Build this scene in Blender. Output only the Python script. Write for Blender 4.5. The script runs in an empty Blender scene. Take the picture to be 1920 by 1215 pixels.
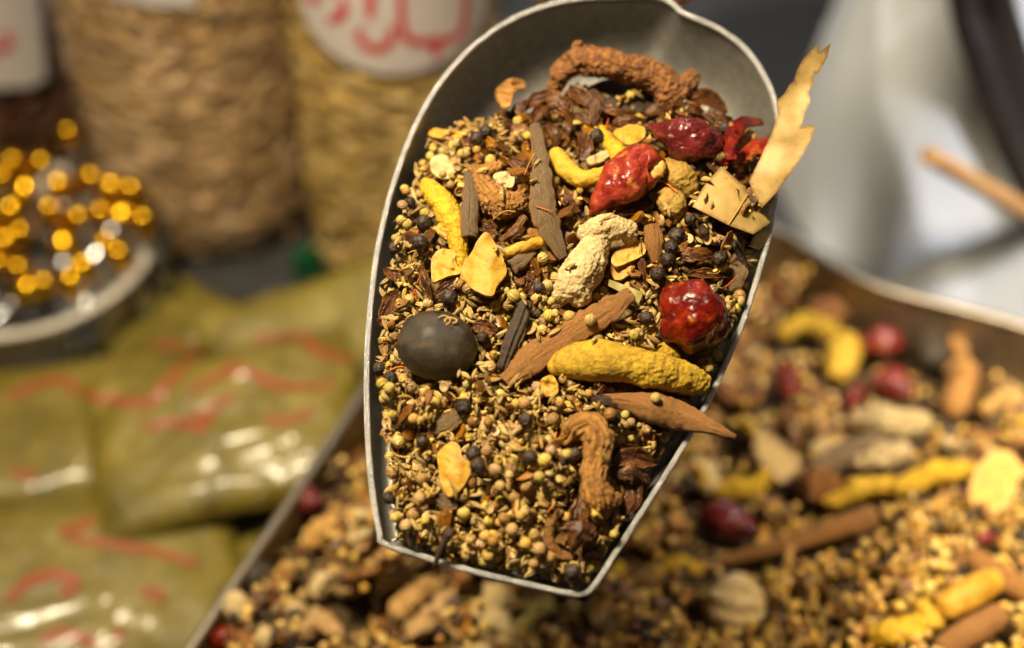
import bpy, math, random
import numpy as np
from mathutils import Vector, Matrix, noise, Euler
from mathutils.geometry import delaunay_2d_cdt
from mathutils.bvhtree import BVHTree

random.seed(7)
rng = np.random.default_rng(7)
scene = bpy.context.scene
col = scene.collection
R = math.radians

# ------------------------------------------------------------------ camera
FPX = 2618.0                      # focal length in pixels of the 1920-wide photograph
PITCH = R(42)
CAM = Vector((0, 0, 0.78))
RIGHT = Vector((1, 0, 0))
FWD = Vector((0, math.cos(PITCH), -math.sin(PITCH)))
UP = Vector((0, math.sin(PITCH), math.cos(PITCH)))
cam_d = bpy.data.cameras.new('camera')
cam = bpy.data.objects.new('camera', cam_d)
col.objects.link(cam)
cam.location = CAM
cam.rotation_euler = (math.pi / 2 - PITCH, 0, 0)
cam_d.sensor_width = 36
cam_d.lens = 36 * FPX / 1920
cam_d.clip_start = 0.02
cam_d.clip_end = 50
cam_d.dof.use_dof = True
cam_d.dof.focus_distance = 0.588
cam_d.dof.aperture_fstop = 2.6
scene.camera = cam

# ------------------------------------------------------------------ light
world = bpy.data.worlds.new('World')
scene.world = world
world.use_nodes = True
wbg = world.node_tree.nodes['Background']
wbg.inputs[0].default_value = (1.0, 0.87, 0.70, 1)
wbg.inputs[1].default_value = 0.075


def lamp(name, loc, target, power, size, color, spread=180):
    ld = bpy.data.lights.new(name, 'AREA')
    ld.shape = 'DISK'
    ld.size = size
    ld.energy = power
    ld.color = color
    ld.spread = R(spread)
    o = bpy.data.objects.new(name, ld)
    col.objects.link(o)
    o.location = loc
    o.rotation_euler = (Vector(target) - Vector(loc)).to_track_quat('-Z', 'Y').to_euler()
    return o


lamp('key_fill_lamp', (-0.26, 0.41, 1.18), (0.0, 0.42, 0.35), 18.5, 0.14, (1.0, 0.84, 0.57))
lamp('key_fill_lamp', (0.62, 0.26, 1.25), (0.46, 0.49, 0.13), 2.1, 0.10, (1.0, 0.81, 0.52), 44)  # added fill with no visible source, brightens the right of the tray
lamp('key_fill_lamp', (0.72, 0.42, 1.35), (0.44, 1.06, 0.18), 4.0, 0.12, (1.0, 0.96, 0.93), 58)  # unseen neutral lamp added to brighten the sack
lamp('key_fill_lamp', (-0.75, 0.45, 1.45), (-0.35, 0.80, 0.1), 0.25, 0.12, (1.0, 0.84, 0.60), 80)  # weak unseen fill aimed at the foil dish and packets
lamp('key_fill_lamp', (-0.22, 0.33, 1.05), (-0.24, 0.97, 0.18), 0.44, 0.14, (1.0, 0.83, 0.58), 56)  # unseen lamp added to light the jars, beam narrowed to miss the scoop
lamp('cool_lamp', (0.15, 1.80, 1.15), (0.1, 0.6, 0.20), 4.0, 0.22, (0.62, 0.78, 1.0))

scene.view_settings.view_transform = 'Standard'
scene.view_settings.look = 'None'
scene.view_settings.exposure = 0.0
scene.view_settings.gamma = 1.0
scene.render.engine = 'CYCLES'
scene.cycles.use_denoising = True
scene.cycles.max_bounces = 5
scene.cycles.transparent_max_bounces = 6
scene.cycles.use_adaptive_sampling = True
scene.cycles.adaptive_threshold = 0.03
scene.cycles.caustics_reflective = False
scene.cycles.caustics_refractive = False
scene.cycles.sample_clamp_indirect = 6


# ------------------------------------------------------------------ pixel helpers
def raydir(px, py):
    return FWD + RIGHT * ((px - 960) / FPX) + UP * ((607.5 - py) / FPX)


def at_z(px, py, z):
    d = raydir(px, py)
    return CAM + d * ((z - CAM.z) / d.z)


TILT = R(22)
SU = RIGHT
SN = -FWD * math.cos(TILT) + UP * math.sin(TILT)
SV = UP * math.cos(TILT) + FWD * math.sin(TILT)
SC = CAM + raydir(1075, 560) * 0.6
S = Matrix(((SU.x, SV.x, SN.x, SC.x), (SU.y, SV.y, SN.y, SC.y), (SU.z, SV.z, SN.z, SC.z), (0, 0, 0, 1)))
SI = S.inverted()
CAML = SI @ CAM
MPP = 0.6 / FPX


def Q(px, py, w=0.0):
    """pixel -> point of the scoop's own frame on the plane w"""
    d = SI.to_3x3() @ raydir(px, py)
    return CAML + d * ((w - CAML.z) / d.z)


def sstep(a, b, x):
    t = np.clip((x - a) / (b - a), 0, 1)
    return t * t * (3 - 2 * t)


def poly_dist(poly, pts):
    """signed distance (inside positive) of pts (N,2) to a closed polygon (M,2)"""
    pts = np.asarray(pts, float)
    res = []
    A_, B_ = poly, np.roll(poly, -1, 0)
    E = B_ - A_
    L2 = (E ** 2).sum(1) + 1e-18
    for k in range(0, len(pts), 20000):
        x, y = pts[k:k + 20000, 0][:, None], pts[k:k + 20000, 1][:, None]
        dx, dy = x - A_[:, 0], y - A_[:, 1]
        t = np.clip((dx * E[:, 0] + dy * E[:, 1]) / L2, 0, 1)
        d = np.sqrt(((dx - t * E[:, 0]) ** 2 + (dy - t * E[:, 1]) ** 2).min(1))
        cond = (A_[:, 1] > y) != (B_[:, 1] > y)
        xi = A_[:, 0] + dy / np.where(np.abs(E[:, 1]) < 1e-15, 1e-15, E[:, 1]) * E[:, 0]
        ins = (cond & (x < xi)).sum(1) % 2 == 1
        res.append(np.where(ins, d, -d))
    return np.concatenate(res)


PILE_PX = [(716, 560), (737, 470), (750, 390), (803, 255), (870, 228), (930, 190), (1030, 130), (1120, 112), (1240, 120),
           (1330, 165), (1395, 215), (1432, 280), (1442, 360), (1428, 440), (1402, 540), (1372, 625), (1318, 725),
           (1248, 840), (1200, 930), (1150, 1010), (1105, 1082), (1060, 1092), (960, 1068), (850, 1046), (748, 1012),
           (730, 900), (716, 760), (710, 650)]


def wedge(v):
    return -0.005 - 0.016 * sstep(0.03, 0.12, np.asarray(v))


PILE_UV = np.array([(lambda q: (q.x, q.y))(Q(px, py, float(wedge(Q(px, py).y)))) for px, py in PILE_PX])


def pile_many(uv):
    d = poly_dist(PILE_UV, uv)
    dome = 1 - (1 - np.clip(d / 0.045, 0, 1)) ** 2
    return wedge(uv[:, 1]) + 0.013 * dome


PGC = 0.001
_pu, _pv = np.meshgrid(np.arange(-0.16, 0.16, PGC), np.arange(-0.2, 0.2, PGC))
PGRID = pile_many(np.stack([_pu.ravel(), _pv.ravel()], 1)).reshape(_pu.shape)


def pile(u, v):
    x = min(max((u + 0.16) / PGC, 0), PGRID.shape[1] - 2); y = min(max((v + 0.2) / PGC, 0), PGRID.shape[0] - 2)
    i, j = int(x), int(y)
    f, h = x - i, y - j
    return float((PGRID[j, i] * (1 - f) + PGRID[j, i + 1] * f) * (1 - h) + (PGRID[j + 1, i] * (1 - f) + PGRID[j + 1, i + 1] * f) * h)


def P(px, py, dw=0.0):
    """pixel -> point of the scoop frame, dw above the heap surface"""
    w = 0.0
    for _ in range(6):
        q = Q(px, py, w)
        w = pile(q.x, q.y) + dw
    return Q(px, py, w)


# ------------------------------------------------------------------ mesh helpers
def crom(pts, n, closed=False):
    """Catmull-Rom resampling of (k,d) points to n rows"""
    p = np.asarray(pts, float)
    k = len(p)
    if k == 2 and not closed:
        t = np.linspace(0, 1, n)[:, None]
        return p[0] * (1 - t) + p[1] * t
    out = []
    m = k if closed else k - 1
    for i in range(n):
        x = i / n * m if closed else i / (n - 1) * m
        j = min(int(x), m - 1)
        f = x - j
        g = (lambda q: p[q % k]) if closed else (lambda q: p[min(max(q, 0), k - 1)])
        a, b, c, d = g(j - 1), g(j), g(j + 1), g(j + 2)
        out.append(0.5 * (2 * b + (c - a) * f + (2 * a - 5 * b + 4 * c - d) * f * f + (3 * b - a - 3 * c + d) * f ** 3))
    return np.array(out)


class G:
    """bare geometry: vertices, faces, a parameter vector per vertex"""

    def __init__(self, V=None, F=None, U=None):
        self.V = np.zeros((0, 3)) if V is None else np.asarray(V, float)
        self.F = [] if F is None else list(F)
        self.U = np.zeros((len(self.V), 3)) if U is None else np.asarray(U, float)

    def add(self, g, M=None):
        n = len(self.V)
        V = g.V
        if M is not None:
            m = np.array(M)
            V = V @ m[:3, :3].T + m[:3, 3]
        self.V = np.vstack([self.V, V])
        self.U = np.vstack([self.U, g.U])
        self.F += [tuple(i + n for i in f) for f in g.F]
        return self


def join(gs):
    """join many (geometry, matrix) quickly"""
    Vs, Us, F, n = [], [], [], 0
    for g, M in gs:
        m = np.array(M)
        Vs.append(g.V @ m[:3, :3].T + m[:3, 3])
        Us.append(g.U)
        F += [tuple(i + n for i in f) for f in g.F]
        n += len(g.V)
    return G(np.vstack(Vs), F, np.vstack(Us))


def to_mesh(name, g, smooth=True, sharp=None):
    me = bpy.data.meshes.new(name)
    me.from_pydata([tuple(v) for v in g.V], [], g.F)
    if smooth:
        me.shade_smooth()
        if sharp:
            me.set_sharp_from_angle(angle=R(sharp))
    a = me.attributes.new('loc', 'FLOAT_VECTOR', 'POINT')
    a.data.foreach_set('vector', (g.V * 100).astype(np.float32).ravel())
    b = me.attributes.new('uvw', 'FLOAT_VECTOR', 'POINT')
    b.data.foreach_set('vector', g.U.astype(np.float32).ravel())
    me.update()
    return me


def obj(name, me, mat=None, parent=None, M=None, label=None, cat=None, group=None, kind=None):
    o = bpy.data.objects.new(name, me)
    col.objects.link(o)
    if mat is not None and me is not None and not me.materials:
        me.materials.append(mat)
    if parent is not None:
        o.parent = parent
    if M is not None:
        if parent is not None:
            o.matrix_parent_inverse = Matrix.Identity(4)
        o.matrix_basis = M
    if label:
        o['label'] = label
    if cat:
        o['category'] = cat
    if group:
        o['group'] = group
    if kind:
        o['kind'] = kind
    return o


def tube(path, radii, nseg=20, nring=None, flat=1.0, flatdir=None, roundcap=True):
    p = np.asarray([tuple(q) for q in path], float)
    r = np.asarray(radii, float)
    nring = nring or max(8, len(p) * 5)
    pr = crom(np.hstack([p, r[:, None]]), nring)
    p, r = pr[:, :3], np.maximum(pr[:, 3], 1e-5)
    if roundcap:                                     # hemispherical ends
        t0 = p[0] - p[1]; t0 /= np.linalg.norm(t0) + 1e-12
        t1 = p[-1] - p[-2]; t1 /= np.linalg.norm(t1) + 1e-12
        hp = [(math.sin(a), math.cos(a)) for a in (R(72), R(48), R(24))]
        pre = [p[0] + t0 * r[0] * s * 0.7 for s, c in hp]
        post = [p[-1] + t1 * r[-1] * s * 0.7 for s, c in reversed(hp)]
        r = np.concatenate([[r[0] * c for s, c in hp], r, [r[-1] * c for s, c in reversed(hp)]])
        p = np.vstack([pre, p, post])
    n = len(p)
    T = np.gradient(p, axis=0)
    T /= np.linalg.norm(T, axis=1)[:, None] + 1e-12
    ref = np.array((0, 0, 1.0)) if flatdir is None else np.array(flatdir, float)
    if abs(T[0] @ ref) > 0.95:
        ref = np.array((1.0, 0, 0))
    N0 = ref - T[0] * (ref @ T[0])
    N0 /= np.linalg.norm(N0)
    V, U, s = [], [], 0.0
    for i in range(n):
        N0 = N0 - T[i] * (N0 @ T[i])
        N0 /= np.linalg.norm(N0) + 1e-12
        B = np.cross(T[i], N0)
        if i:
            s += np.linalg.norm(p[i] - p[i - 1])
        for k in range(nseg):
            a = 2 * math.pi * k / nseg
            V.append(p[i] + r[i] * (math.cos(a) * N0 * flat + math.sin(a) * B))
            U.append((s * 100, a, 0))
    F = []
    for i in range(n - 1):
        for k in range(nseg):
            k2 = (k + 1) % nseg
            F.append((i * nseg + k, i * nseg + k2, (i + 1) * nseg + k2, (i + 1) * nseg + k))
    V.append(p[0] + (p[0] - p[1]) * 0.3); U.append((0, 0, 0))
    V.append(p[-1] + (p[-1] - p[-2]) * 0.3); U.append((s * 100, 0, 0))
    a, b = len(V) - 2, len(V) - 1
    for k in range(nseg):
        k2 = (k + 1) % nseg
        F.append((a, k2, k))
        F.append((b, (n - 1) * nseg + k, (n - 1) * nseg + k2))
    return G(V, F, U)


TMP = bpy.data.scenes.new('scratch')


def remesh(g, vox, smooth=2):
    me = bpy.data.meshes.new('tmp')
    me.from_pydata([tuple(v) for v in g.V], [], g.F)
    o = bpy.data.objects.new('tmp', me)
    TMP.collection.objects.link(o)
    m = o.modifiers.new('r', 'REMESH')
    m.mode = 'VOXEL'
    m.voxel_size = vox
    if smooth:
        s = o.modifiers.new('s', 'SMOOTH')
        s.iterations = smooth
        s.factor = 0.5
    with bpy.context.temp_override(scene=TMP, view_layer=TMP.view_layers[0]):
        dg = bpy.context.evaluated_depsgraph_get()
    e = o.evaluated_get(dg)
    m2 = bpy.data.meshes.new_from_object(e)
    V = np.zeros(len(m2.vertices) * 3)
    m2.vertices.foreach_get('co', V)
    F = [tuple(p.vertices) for p in m2.polygons]
    bpy.data.objects.remove(o)
    bpy.data.meshes.remove(me)
    bpy.data.meshes.remove(m2)
    return G(V.reshape(-1, 3), F)


def normals(g):
    me = bpy.data.meshes.new('tmp')
    me.from_pydata([tuple(v) for v in g.V], [], g.F)
    me.update()
    N = np.zeros(len(me.vertices) * 3)
    me.vertex_normals.foreach_get('vector', N)
    bpy.data.meshes.remove(me)
    return N.reshape(-1, 3)


def axis_uvw(g, path):
    """distance along a path (cm), angle round it"""
    p = crom([tuple(q) for q in path], 60)
    s = np.concatenate([[0], np.cumsum(np.linalg.norm(np.diff(p, axis=0), axis=1))])
    T = np.gradient(p, axis=0)
    T /= np.linalg.norm(T, axis=1)[:, None] + 1e-12
    i = np.argmin(((g.V[:, None, :] - p[None]) ** 2).sum(2), axis=1) if len(g.V) < 40000 else np.concatenate(
        [np.argmin(((c[:, None, :] - p[None]) ** 2).sum(2), axis=1) for c in np.array_split(g.V, 8)])
    d = g.V - p[i]
    t = T[i]
    along = (d * t).sum(1)
    ref = np.array((0.1, 0.05, 1.0))
    N0 = ref - t * (t @ ref)[:, None]
    N0 /= np.linalg.norm(N0, axis=1)[:, None] + 1e-9
    B = np.cross(t, N0)
    ang = np.arctan2((d * B).sum(1), (d * N0).sum(1))
    g.U = np.stack([(s[i] + along) * 100, ang, np.zeros(len(ang))], 1)
    return g


def fn(p, sc, seed=0.0, oct=4, h=0.9):
    return noise.fractal(Vector((p[0] * sc + seed, p[1] * sc - seed * 0.7, p[2] * sc + seed * 1.3)), h, 2.0, oct)


def rid(p, sc, seed=0.0, oct=3):
    return noise.ridged_multi_fractal(Vector((p[0] * sc + seed, p[1] * sc - seed, p[2] * sc)), 1.0, 2.1, oct, 1.0, 2.0)


def displace(g, f):
    N = normals(g)
    d = np.array([f(v, u) for v, u in zip(g.V, g.U)])
    g.V = g.V + N * d[:, None]
    return g


# ------------------------------------------------------------------ materials
class NT:
    def __init__(self, name):
        self.m = bpy.data.materials.new(name)
        self.m.use_nodes = True
        self.t = self.m.node_tree
        self.b = self.t.nodes['Principled BSDF']
        self.out = self.t.nodes['Material Output']

    def n(self, kind, **kw):
        x = self.t.nodes.new(kind)
        for k, v in kw.items():
            setattr(x, k, v)
        return x

    def l(self, a, b):
        self.t.links.new(a, b)

    def math(self, op, a, b=None, c=None):
        x = self.n('ShaderNodeMath', operation=op)
        for i, y in enumerate((a, b, c)):
            if y is None:
                continue
            if isinstance(y, (int, float)):
                x.inputs[i].default_value = y
            else:
                self.l(y, x.inputs[i])
        return x.outputs[0]

    def vmath(self, op, a, b):
        x = self.n('ShaderNodeVectorMath', operation=op)
        for i, y in enumerate((a, b)):
            if isinstance(y, tuple):
                x.inputs[i].default_value = y
            else:
                self.l(y, x.inputs[i])
        return x.outputs[0]

    def ramp(self, fac, stops):
        x = self.n('ShaderNodeValToRGB')
        e = x.color_ramp.elements
        while len(e) < len(stops):
            e.new(0.5)
        for i, (p, c) in enumerate(stops):
            e[i].position = p
            e[i].color = (*c, 1)
        self.l(fac, x.inputs[0])
        return x.outputs[0]

    def mix(self, fac, a, b):
        x = self.n('ShaderNodeMix', data_type='RGBA')
        self.l(fac, x.inputs[0])
        for y, s in ((a, x.inputs[6]), (b, x.inputs[7])):
            if isinstance(y, tuple):
                s.default_value = (*y, 1)
            else:
                self.l(y, s)
        return x.outputs[2]

    def noise(self, vec, scale, detail=5, rough=0.6, dist=0.0):
        x = self.n('ShaderNodeTexNoise')
        x.inputs['Scale'].default_value = scale
        x.inputs['Detail'].default_value = detail
        x.inputs['Roughness'].default_value = rough
        x.inputs['Distortion'].default_value = dist
        self.l(vec, x.inputs['Vector'])
        return x.outputs[0]

    def rand(self):
        oi = self.n('ShaderNodeObjectInfo').outputs['Random']
        ge = self.n('ShaderNodeNewGeometry').outputs['Random Per Island']
        return self.math('FRACT', self.math('ADD', self.math('MULTIPLY', oi, 7.13), ge))

    def attr(self, name):
        return self.n('ShaderNodeAttribute', attribute_name=name).outputs['Vector']


def spread(cols):
    k = len(cols)
    if isinstance(cols[0][0], (int, float)) and len(cols[0]) == 3:
        return [(0.28 + 0.44 * i / max(1, k - 1), c) for i, c in enumerate(cols)]
    return cols


def organic(name, cols, scale=3.0, rough=0.6, bump=0.3, bscale=14.0, bdist=0.0006, spots=None, spots2=None, stretch=None,
            var=0.12, rmix=0.0, coat=0.0, crough=0.15, spec=0.5, sss=0.0, ridges=0, edge=None):
    t = NT(name)
    r = t.rand()
    loc = t.attr('loc')
    off = t.n('ShaderNodeCombineXYZ')
    t.l(t.math('MULTIPLY', r, 53.0), off.inputs[0])
    t.l(t.math('MULTIPLY', r, 31.0), off.inputs[1])
    vec = t.vmath('ADD', loc, off.outputs[0])
    uvw = t.attr('uvw')
    if stretch:
        sep = t.n('ShaderNodeSeparateXYZ'); t.l(uvw, sep.inputs[0])
        cmb = t.n('ShaderNodeCombineXYZ')
        t.l(t.math('MULTIPLY', sep.outputs[0], stretch[0]), cmb.inputs[0])
        t.l(t.math('MULTIPLY', t.math('COSINE', sep.outputs[1]), stretch[1]), cmb.inputs[1])
        t.l(t.math('MULTIPLY', t.math('SINE', sep.outputs[1]), stretch[1]), cmb.inputs[2])
        svec = t.vmath('ADD', cmb.outputs[0], off.outputs[0])
    else:
        svec = vec
    n1 = t.noise(svec, scale, 4, 0.62, 0.3)
    fac = n1
    if rmix:
        fac = t.math('ADD', t.math('MULTIPLY', n1, 1 - rmix), t.math('MULTIPLY', r, rmix))
    c = t.ramp(fac, spread(cols))
    for sp in (spots, spots2):
        if sp:
            sc, thr, wid, colr = sp
            n2 = t.noise(vec, sc, 3, 0.6)
            f2 = t.ramp(n2, [(thr, (0, 0, 0)), (min(1, thr + wid), (1, 1, 1))])
            c = t.mix(f2, c, colr)
    if edge:
        sep2 = t.n('ShaderNodeSeparateXYZ'); t.l(uvw, sep2.inputs[0])
        c = t.mix(sep2.outputs[2], c, edge)
    if ridges:
        sepr = t.n('ShaderNodeSeparateXYZ'); t.l(uvw, sepr.inputs[0])
        rf = t.math('MULTIPLY_ADD', t.math('COSINE', t.math('MULTIPLY', sepr.outputs[1], float(ridges))), -0.22, 0.16)
        c = t.mix(t.math('MAXIMUM', rf, 0.0), c, (0.16, 0.085, 0.03))
    hsv = t.n('ShaderNodeHueSaturation')
    r2 = t.math('FRACT', t.math('MULTIPLY', r, 13.7))
    r3 = t.math('FRACT', t.math('MULTIPLY', r, 37.3))
    t.l(t.math('ADD', t.math('MULTIPLY', r2, 2 * var), 1 - var), hsv.inputs['Value'])
    t.l(t.math('ADD', t.math('MULTIPLY', r3, 0.10 * var / 0.12), 0.96), hsv.inputs['Saturation'])
    t.l(c, hsv.inputs['Color'])
    t.l(hsv.outputs[0], t.b.inputs['Base Color'])
    t.l(t.math('ADD', t.math('MULTIPLY', n1, 0.3), rough - 0.15), t.b.inputs['Roughness'])
    t.b.inputs['Specular IOR Level'].default_value = spec
    t.b.inputs['Coat Weight'].default_value = coat
    t.b.inputs['Coat Roughness'].default_value = crough
    if sss:
        t.b.inputs['Subsurface Weight'].default_value = sss
        t.b.inputs['Subsurface Radius'].default_value = (0.002, 0.001, 0.0005)
        t.b.inputs['Subsurface Scale'].default_value = 1.0
    if bump:
        bm = t.n('ShaderNodeBump')
        bm.inputs['Strength'].default_value = bump
        bm.inputs['Distance'].default_value = bdist
        h = t.noise(svec if stretch else vec, bscale, 4, 0.65)
        if ridges:
            sep3 = t.n('ShaderNodeSeparateXYZ'); t.l(uvw, sep3.inputs[0])
            h = t.math('ADD', t.math('MULTIPLY', h, 0.4), t.math('MULTIPLY', t.math('COSINE', t.math('MULTIPLY', sep3.outputs[1], float(ridges))), 0.5))
        t.l(h, bm.inputs['Height'])
        t.l(bm.outputs[0], t.b.inputs['Normal'])
    return t.m


M = {}
M['coriander'] = organic('coriander_husk', [(0.14, (0.30, 0.155, 0.05)), (0.26, (0.46, 0.27, 0.10)), (0.38, (0.58, 0.38, 0.13)), (0.52, (0.62, 0.42, 0.11)),
                         (0.66, (0.62, 0.46, 0.13)), (0.78, (0.52, 0.42, 0.09)), (0.86, (0.48, 0.29, 0.18)), (0.94, (0.34, 0.22, 0.07))], scale=5, rough=0.5, bump=0.55, bscale=20,
                         bdist=0.00035, rmix=0.75, ridges=11, var=0.22)
M['coriander_half'] = organic('split_coriander', [(0.62, 0.44, 0.22), (0.50, 0.32, 0.14), (0.72, 0.56, 0.32)], scale=6, rough=0.55, bump=0.3, var=0.2,
                              edge=(0.50, 0.34, 0.10))
M['cumin'] = organic('cumin', [(0.12, (0.32, 0.195, 0.06)), (0.4, (0.50, 0.335, 0.115)), (0.7, (0.62, 0.44, 0.16)), (0.95, (0.66, 0.53, 0.18))],
                     scale=8, rough=0.6, bump=0.8, bscale=22, bdist=0.0003, rmix=0.65, ridges=7, var=0.22)
M['pepper'] = organic('peppercorn_skin', [(0.012, 0.009, 0.007), (0.035, 0.022, 0.014), (0.075, 0.042, 0.022)], scale=7, rough=0.5, bump=0.6, bscale=16,
                      bdist=0.0005, var=0.35)
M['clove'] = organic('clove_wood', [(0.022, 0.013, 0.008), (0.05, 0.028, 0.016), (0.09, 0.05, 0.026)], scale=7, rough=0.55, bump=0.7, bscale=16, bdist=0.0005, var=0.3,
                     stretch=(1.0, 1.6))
M['shard'] = organic('husk_shard', [(0.05, 0.024, 0.011), (0.16, 0.070, 0.025), (0.32, 0.15, 0.045)], scale=3, rough=0.42, bump=0.4, bscale=14, rmix=0.55, var=0.3)
M['anise'] = organic('star_anise_skin', [(0.030, 0.012, 0.005), (0.085, 0.032, 0.010), (0.20, 0.075, 0.016)], scale=2.2, rough=0.38, bump=0.5, bscale=9,
                     bdist=0.0008, var=0.15, edge=(0.30, 0.115, 0.022))
M['saffron'] = organic('saffron', [(0.50, 0.06, 0.008), (0.66, 0.20, 0.012)], scale=4, rough=0.5, bump=0, rmix=0.5)
M['straw'] = organic('dry_stem', [(0.48, 0.30, 0.07), (0.36, 0.19, 0.05)], scale=4, rough=0.6, bump=0.2, rmix=0.5)
M['bark'] = organic('cinnamon_bark', [(0.11, 0.066, 0.030), (0.215, 0.135, 0.062), (0.33, 0.22, 0.115)], scale=2.4, rough=0.72, bump=1.0, bscale=5, bdist=0.0008,
                    stretch=(2.2, 9.0), var=0.08, edge=(0.36, 0.16, 0.035), spots=(16, 0.62, 0.1, (0.34, 0.23, 0.14)))
M['bark_red'] = organic('cinnamon_bark_inner', [(0.13, 0.052, 0.014), (0.31, 0.135, 0.030), (0.45, 0.22, 0.055)], scale=2.6, rough=0.66, bump=0.9, bscale=5,
                        bdist=0.0007, stretch=(2.2, 8.0), var=0.08, edge=(0.30, 0.13, 0.03), spots=(18, 0.6, 0.1, (0.38, 0.20, 0.09)))
M['turmeric'] = organic('turmeric_skin', [(0.28, 0.155, 0.004), (0.52, 0.31, 0.004), (0.64, 0.40, 0.007)], scale=2.6, rough=0.75, bump=0.8, bscale=14, bdist=0.0009,
                        spots=(9, 0.60, 0.10, (0.26, 0.14, 0.015)), spots2=(2.2, 0.62, 0.12, (0.33, 0.24, 0.04)), var=0.05)
M['turmeric_bright'] = organic('turmeric_cut', [(0.40, 0.22, 0.004), (0.58, 0.34, 0.006), (0.68, 0.42, 0.012)], scale=2.6, rough=0.7, bump=0.6, bscale=12, bdist=0.0008,
                               spots=(11, 0.64, 0.08, (0.34, 0.18, 0.01)), var=0.05)
M['turmeric_brown'] = organic('turmeric_rind', [(0.24, 0.13, 0.015), (0.40, 0.23, 0.025), (0.46, 0.29, 0.04)], scale=3, rough=0.7, bump=0.6, bscale=12, bdist=0.0008,
                              spots=(8, 0.6, 0.1, (0.14, 0.07, 0.015)), var=0.05)
M['ginger'] = organic('ginger_skin', [(0.44, 0.29, 0.10), (0.62, 0.45, 0.20), (0.72, 0.56, 0.28)], scale=2.2, rough=0.8, bump=0.9, bscale=10, bdist=0.001,
                      spots=(7, 0.66, 0.06, (0.32, 0.19, 0.06)), spots2=(22, 0.68, 0.05, (0.25, 0.14, 0.05)), var=0.05)
M['slice'] = organic('dried_slice', [(0.40, 0.185, 0.015), (0.56, 0.30, 0.026), (0.64, 0.38, 0.05)], scale=1.8, rough=0.55, bump=0.5, bscale=8, bdist=0.0008,
                     spots=(2.2, 0.58, 0.16, (0.52, 0.22, 0.03)), spots2=(14, 0.66, 0.05, (0.34, 0.10, 0.015)), var=0.08, edge=(0.58, 0.33, 0.07))
M['root'] = organic('brown_root_skin', [(0.10, 0.034, 0.008), (0.25, 0.095, 0.018), (0.42, 0.18, 0.035)], scale=3.0, rough=0.72, bump=0.9, bscale=12, bdist=0.0011,
                    spots=(7, 0.62, 0.1, (0.05, 0.022, 0.01)), var=0.05)
M['root_fibre'] = organic('fibrous_root', [(0.15, 0.058, 0.013), (0.40, 0.18, 0.034), (0.60, 0.31, 0.07)], scale=1.6, rough=0.7, bump=1.0, bscale=3.2, bdist=0.0012,
                          stretch=(0.8, 5.0), var=0.05)
M['chilli'] = organic('chilli_skin', [(0.050, 0.004, 0.004), (0.13, 0.007, 0.004), (0.25, 0.024, 0.006)], scale=1.3, rough=0.30, bump=0.35, bscale=5, bdist=0.0012,
                      spots=(1.1, 0.60, 0.10, (0.46, 0.13, 0.014)), coat=0.22, crough=0.2, var=0.08, spec=0.35)
M['chilli_orange'] = organic('chilli_skin_orange', [(0.13, 0.007, 0.004), (0.27, 0.016, 0.005), (0.40, 0.060, 0.008)], scale=1.2, rough=0.30, bump=0.35, bscale=5, bdist=0.0012,
                             spots=(1.0, 0.60, 0.08, (0.48, 0.16, 0.02)), coat=0.22, crough=0.2, var=0.05, spec=0.35)
M['chilli_dark'] = organic('chilli_skin_dark', [(0.045, 0.004, 0.006), (0.115, 0.008, 0.008), (0.20, 0.014, 0.010)], scale=1.4, rough=0.28, bump=0.35, bscale=5,
                           bdist=0.001, coat=0.6, crough=0.12, var=0.05)
M['chilli_inside'] = organic('chilli_pith', [(0.50, 0.16, 0.02), (0.64, 0.36, 0.07), (0.70, 0.48, 0.15)], scale=2, rough=0.5, bump=0.4, var=0.05)
M['lime'] = organic('black_lime_skin', [(0.018, 0.012, 0.006), (0.036, 0.025, 0.012), (0.070, 0.048, 0.022)], scale=1.6, rough=0.42, bump=0.7, bscale=20, bdist=0.0008,
                    spots=(0.9, 0.56, 0.12, (0.105, 0.058, 0.024)), spots2=(30, 0.70, 0.04, (0.22, 0.15, 0.08)), var=0.03, coat=0.10, crough=0.35)
M['tan'] = organic('tan_root', [(0.30, 0.15, 0.045), (0.50, 0.29, 0.10), (0.60, 0.39, 0.16)], scale=2.2, rough=0.75, bump=0.8, bscale=9, bdist=0.0012,
                   spots=(5, 0.62, 0.1, (0.22, 0.10, 0.03)), var=0.18)
M['coriander_tray'] = organic('coriander_in_tray', [(0.15, (0.44, 0.23, 0.07)), (0.4, (0.68, 0.42, 0.12)), (0.7, (0.78, 0.52, 0.17)), (0.95, (0.68, 0.50, 0.12))], scale=5, rough=0.5, bump=0, rmix=0.8, var=0.22)
M['leaf'] = organic('bay_leaf', [(0.38, 0.235, 0.062), (0.48, 0.31, 0.09), (0.55, 0.37, 0.12)], scale=1.2, rough=0.55, bump=0.3, bscale=18, bdist=0.0003,
                    spots=(3.5, 0.69, 0.06, (0.30, 0.165, 0.035)), spots2=(26, 0.68, 0.06, (0.40, 0.25, 0.07)), var=0.04, edge=(0.24, 0.13, 0.03))
M['leaf_green'] = organic('green_leaf', [(0.27, 0.22, 0.05), (0.36, 0.29, 0.07)], scale=2, rough=0.55, bump=0.3, var=0.04)
M['vein'] = organic('leaf_vein', [(0.46, 0.25, 0.05), (0.52, 0.30, 0.06)], scale=3, rough=0.6, bump=0.2, var=0.03)
M['dust'] = organic('spice_dust', [(0.14, 0.075, 0.024), (0.32, 0.20, 0.065), (0.48, 0.33, 0.11)], scale=9, rough=0.85, bump=1.0, bscale=14, bdist=0.0025)


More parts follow.
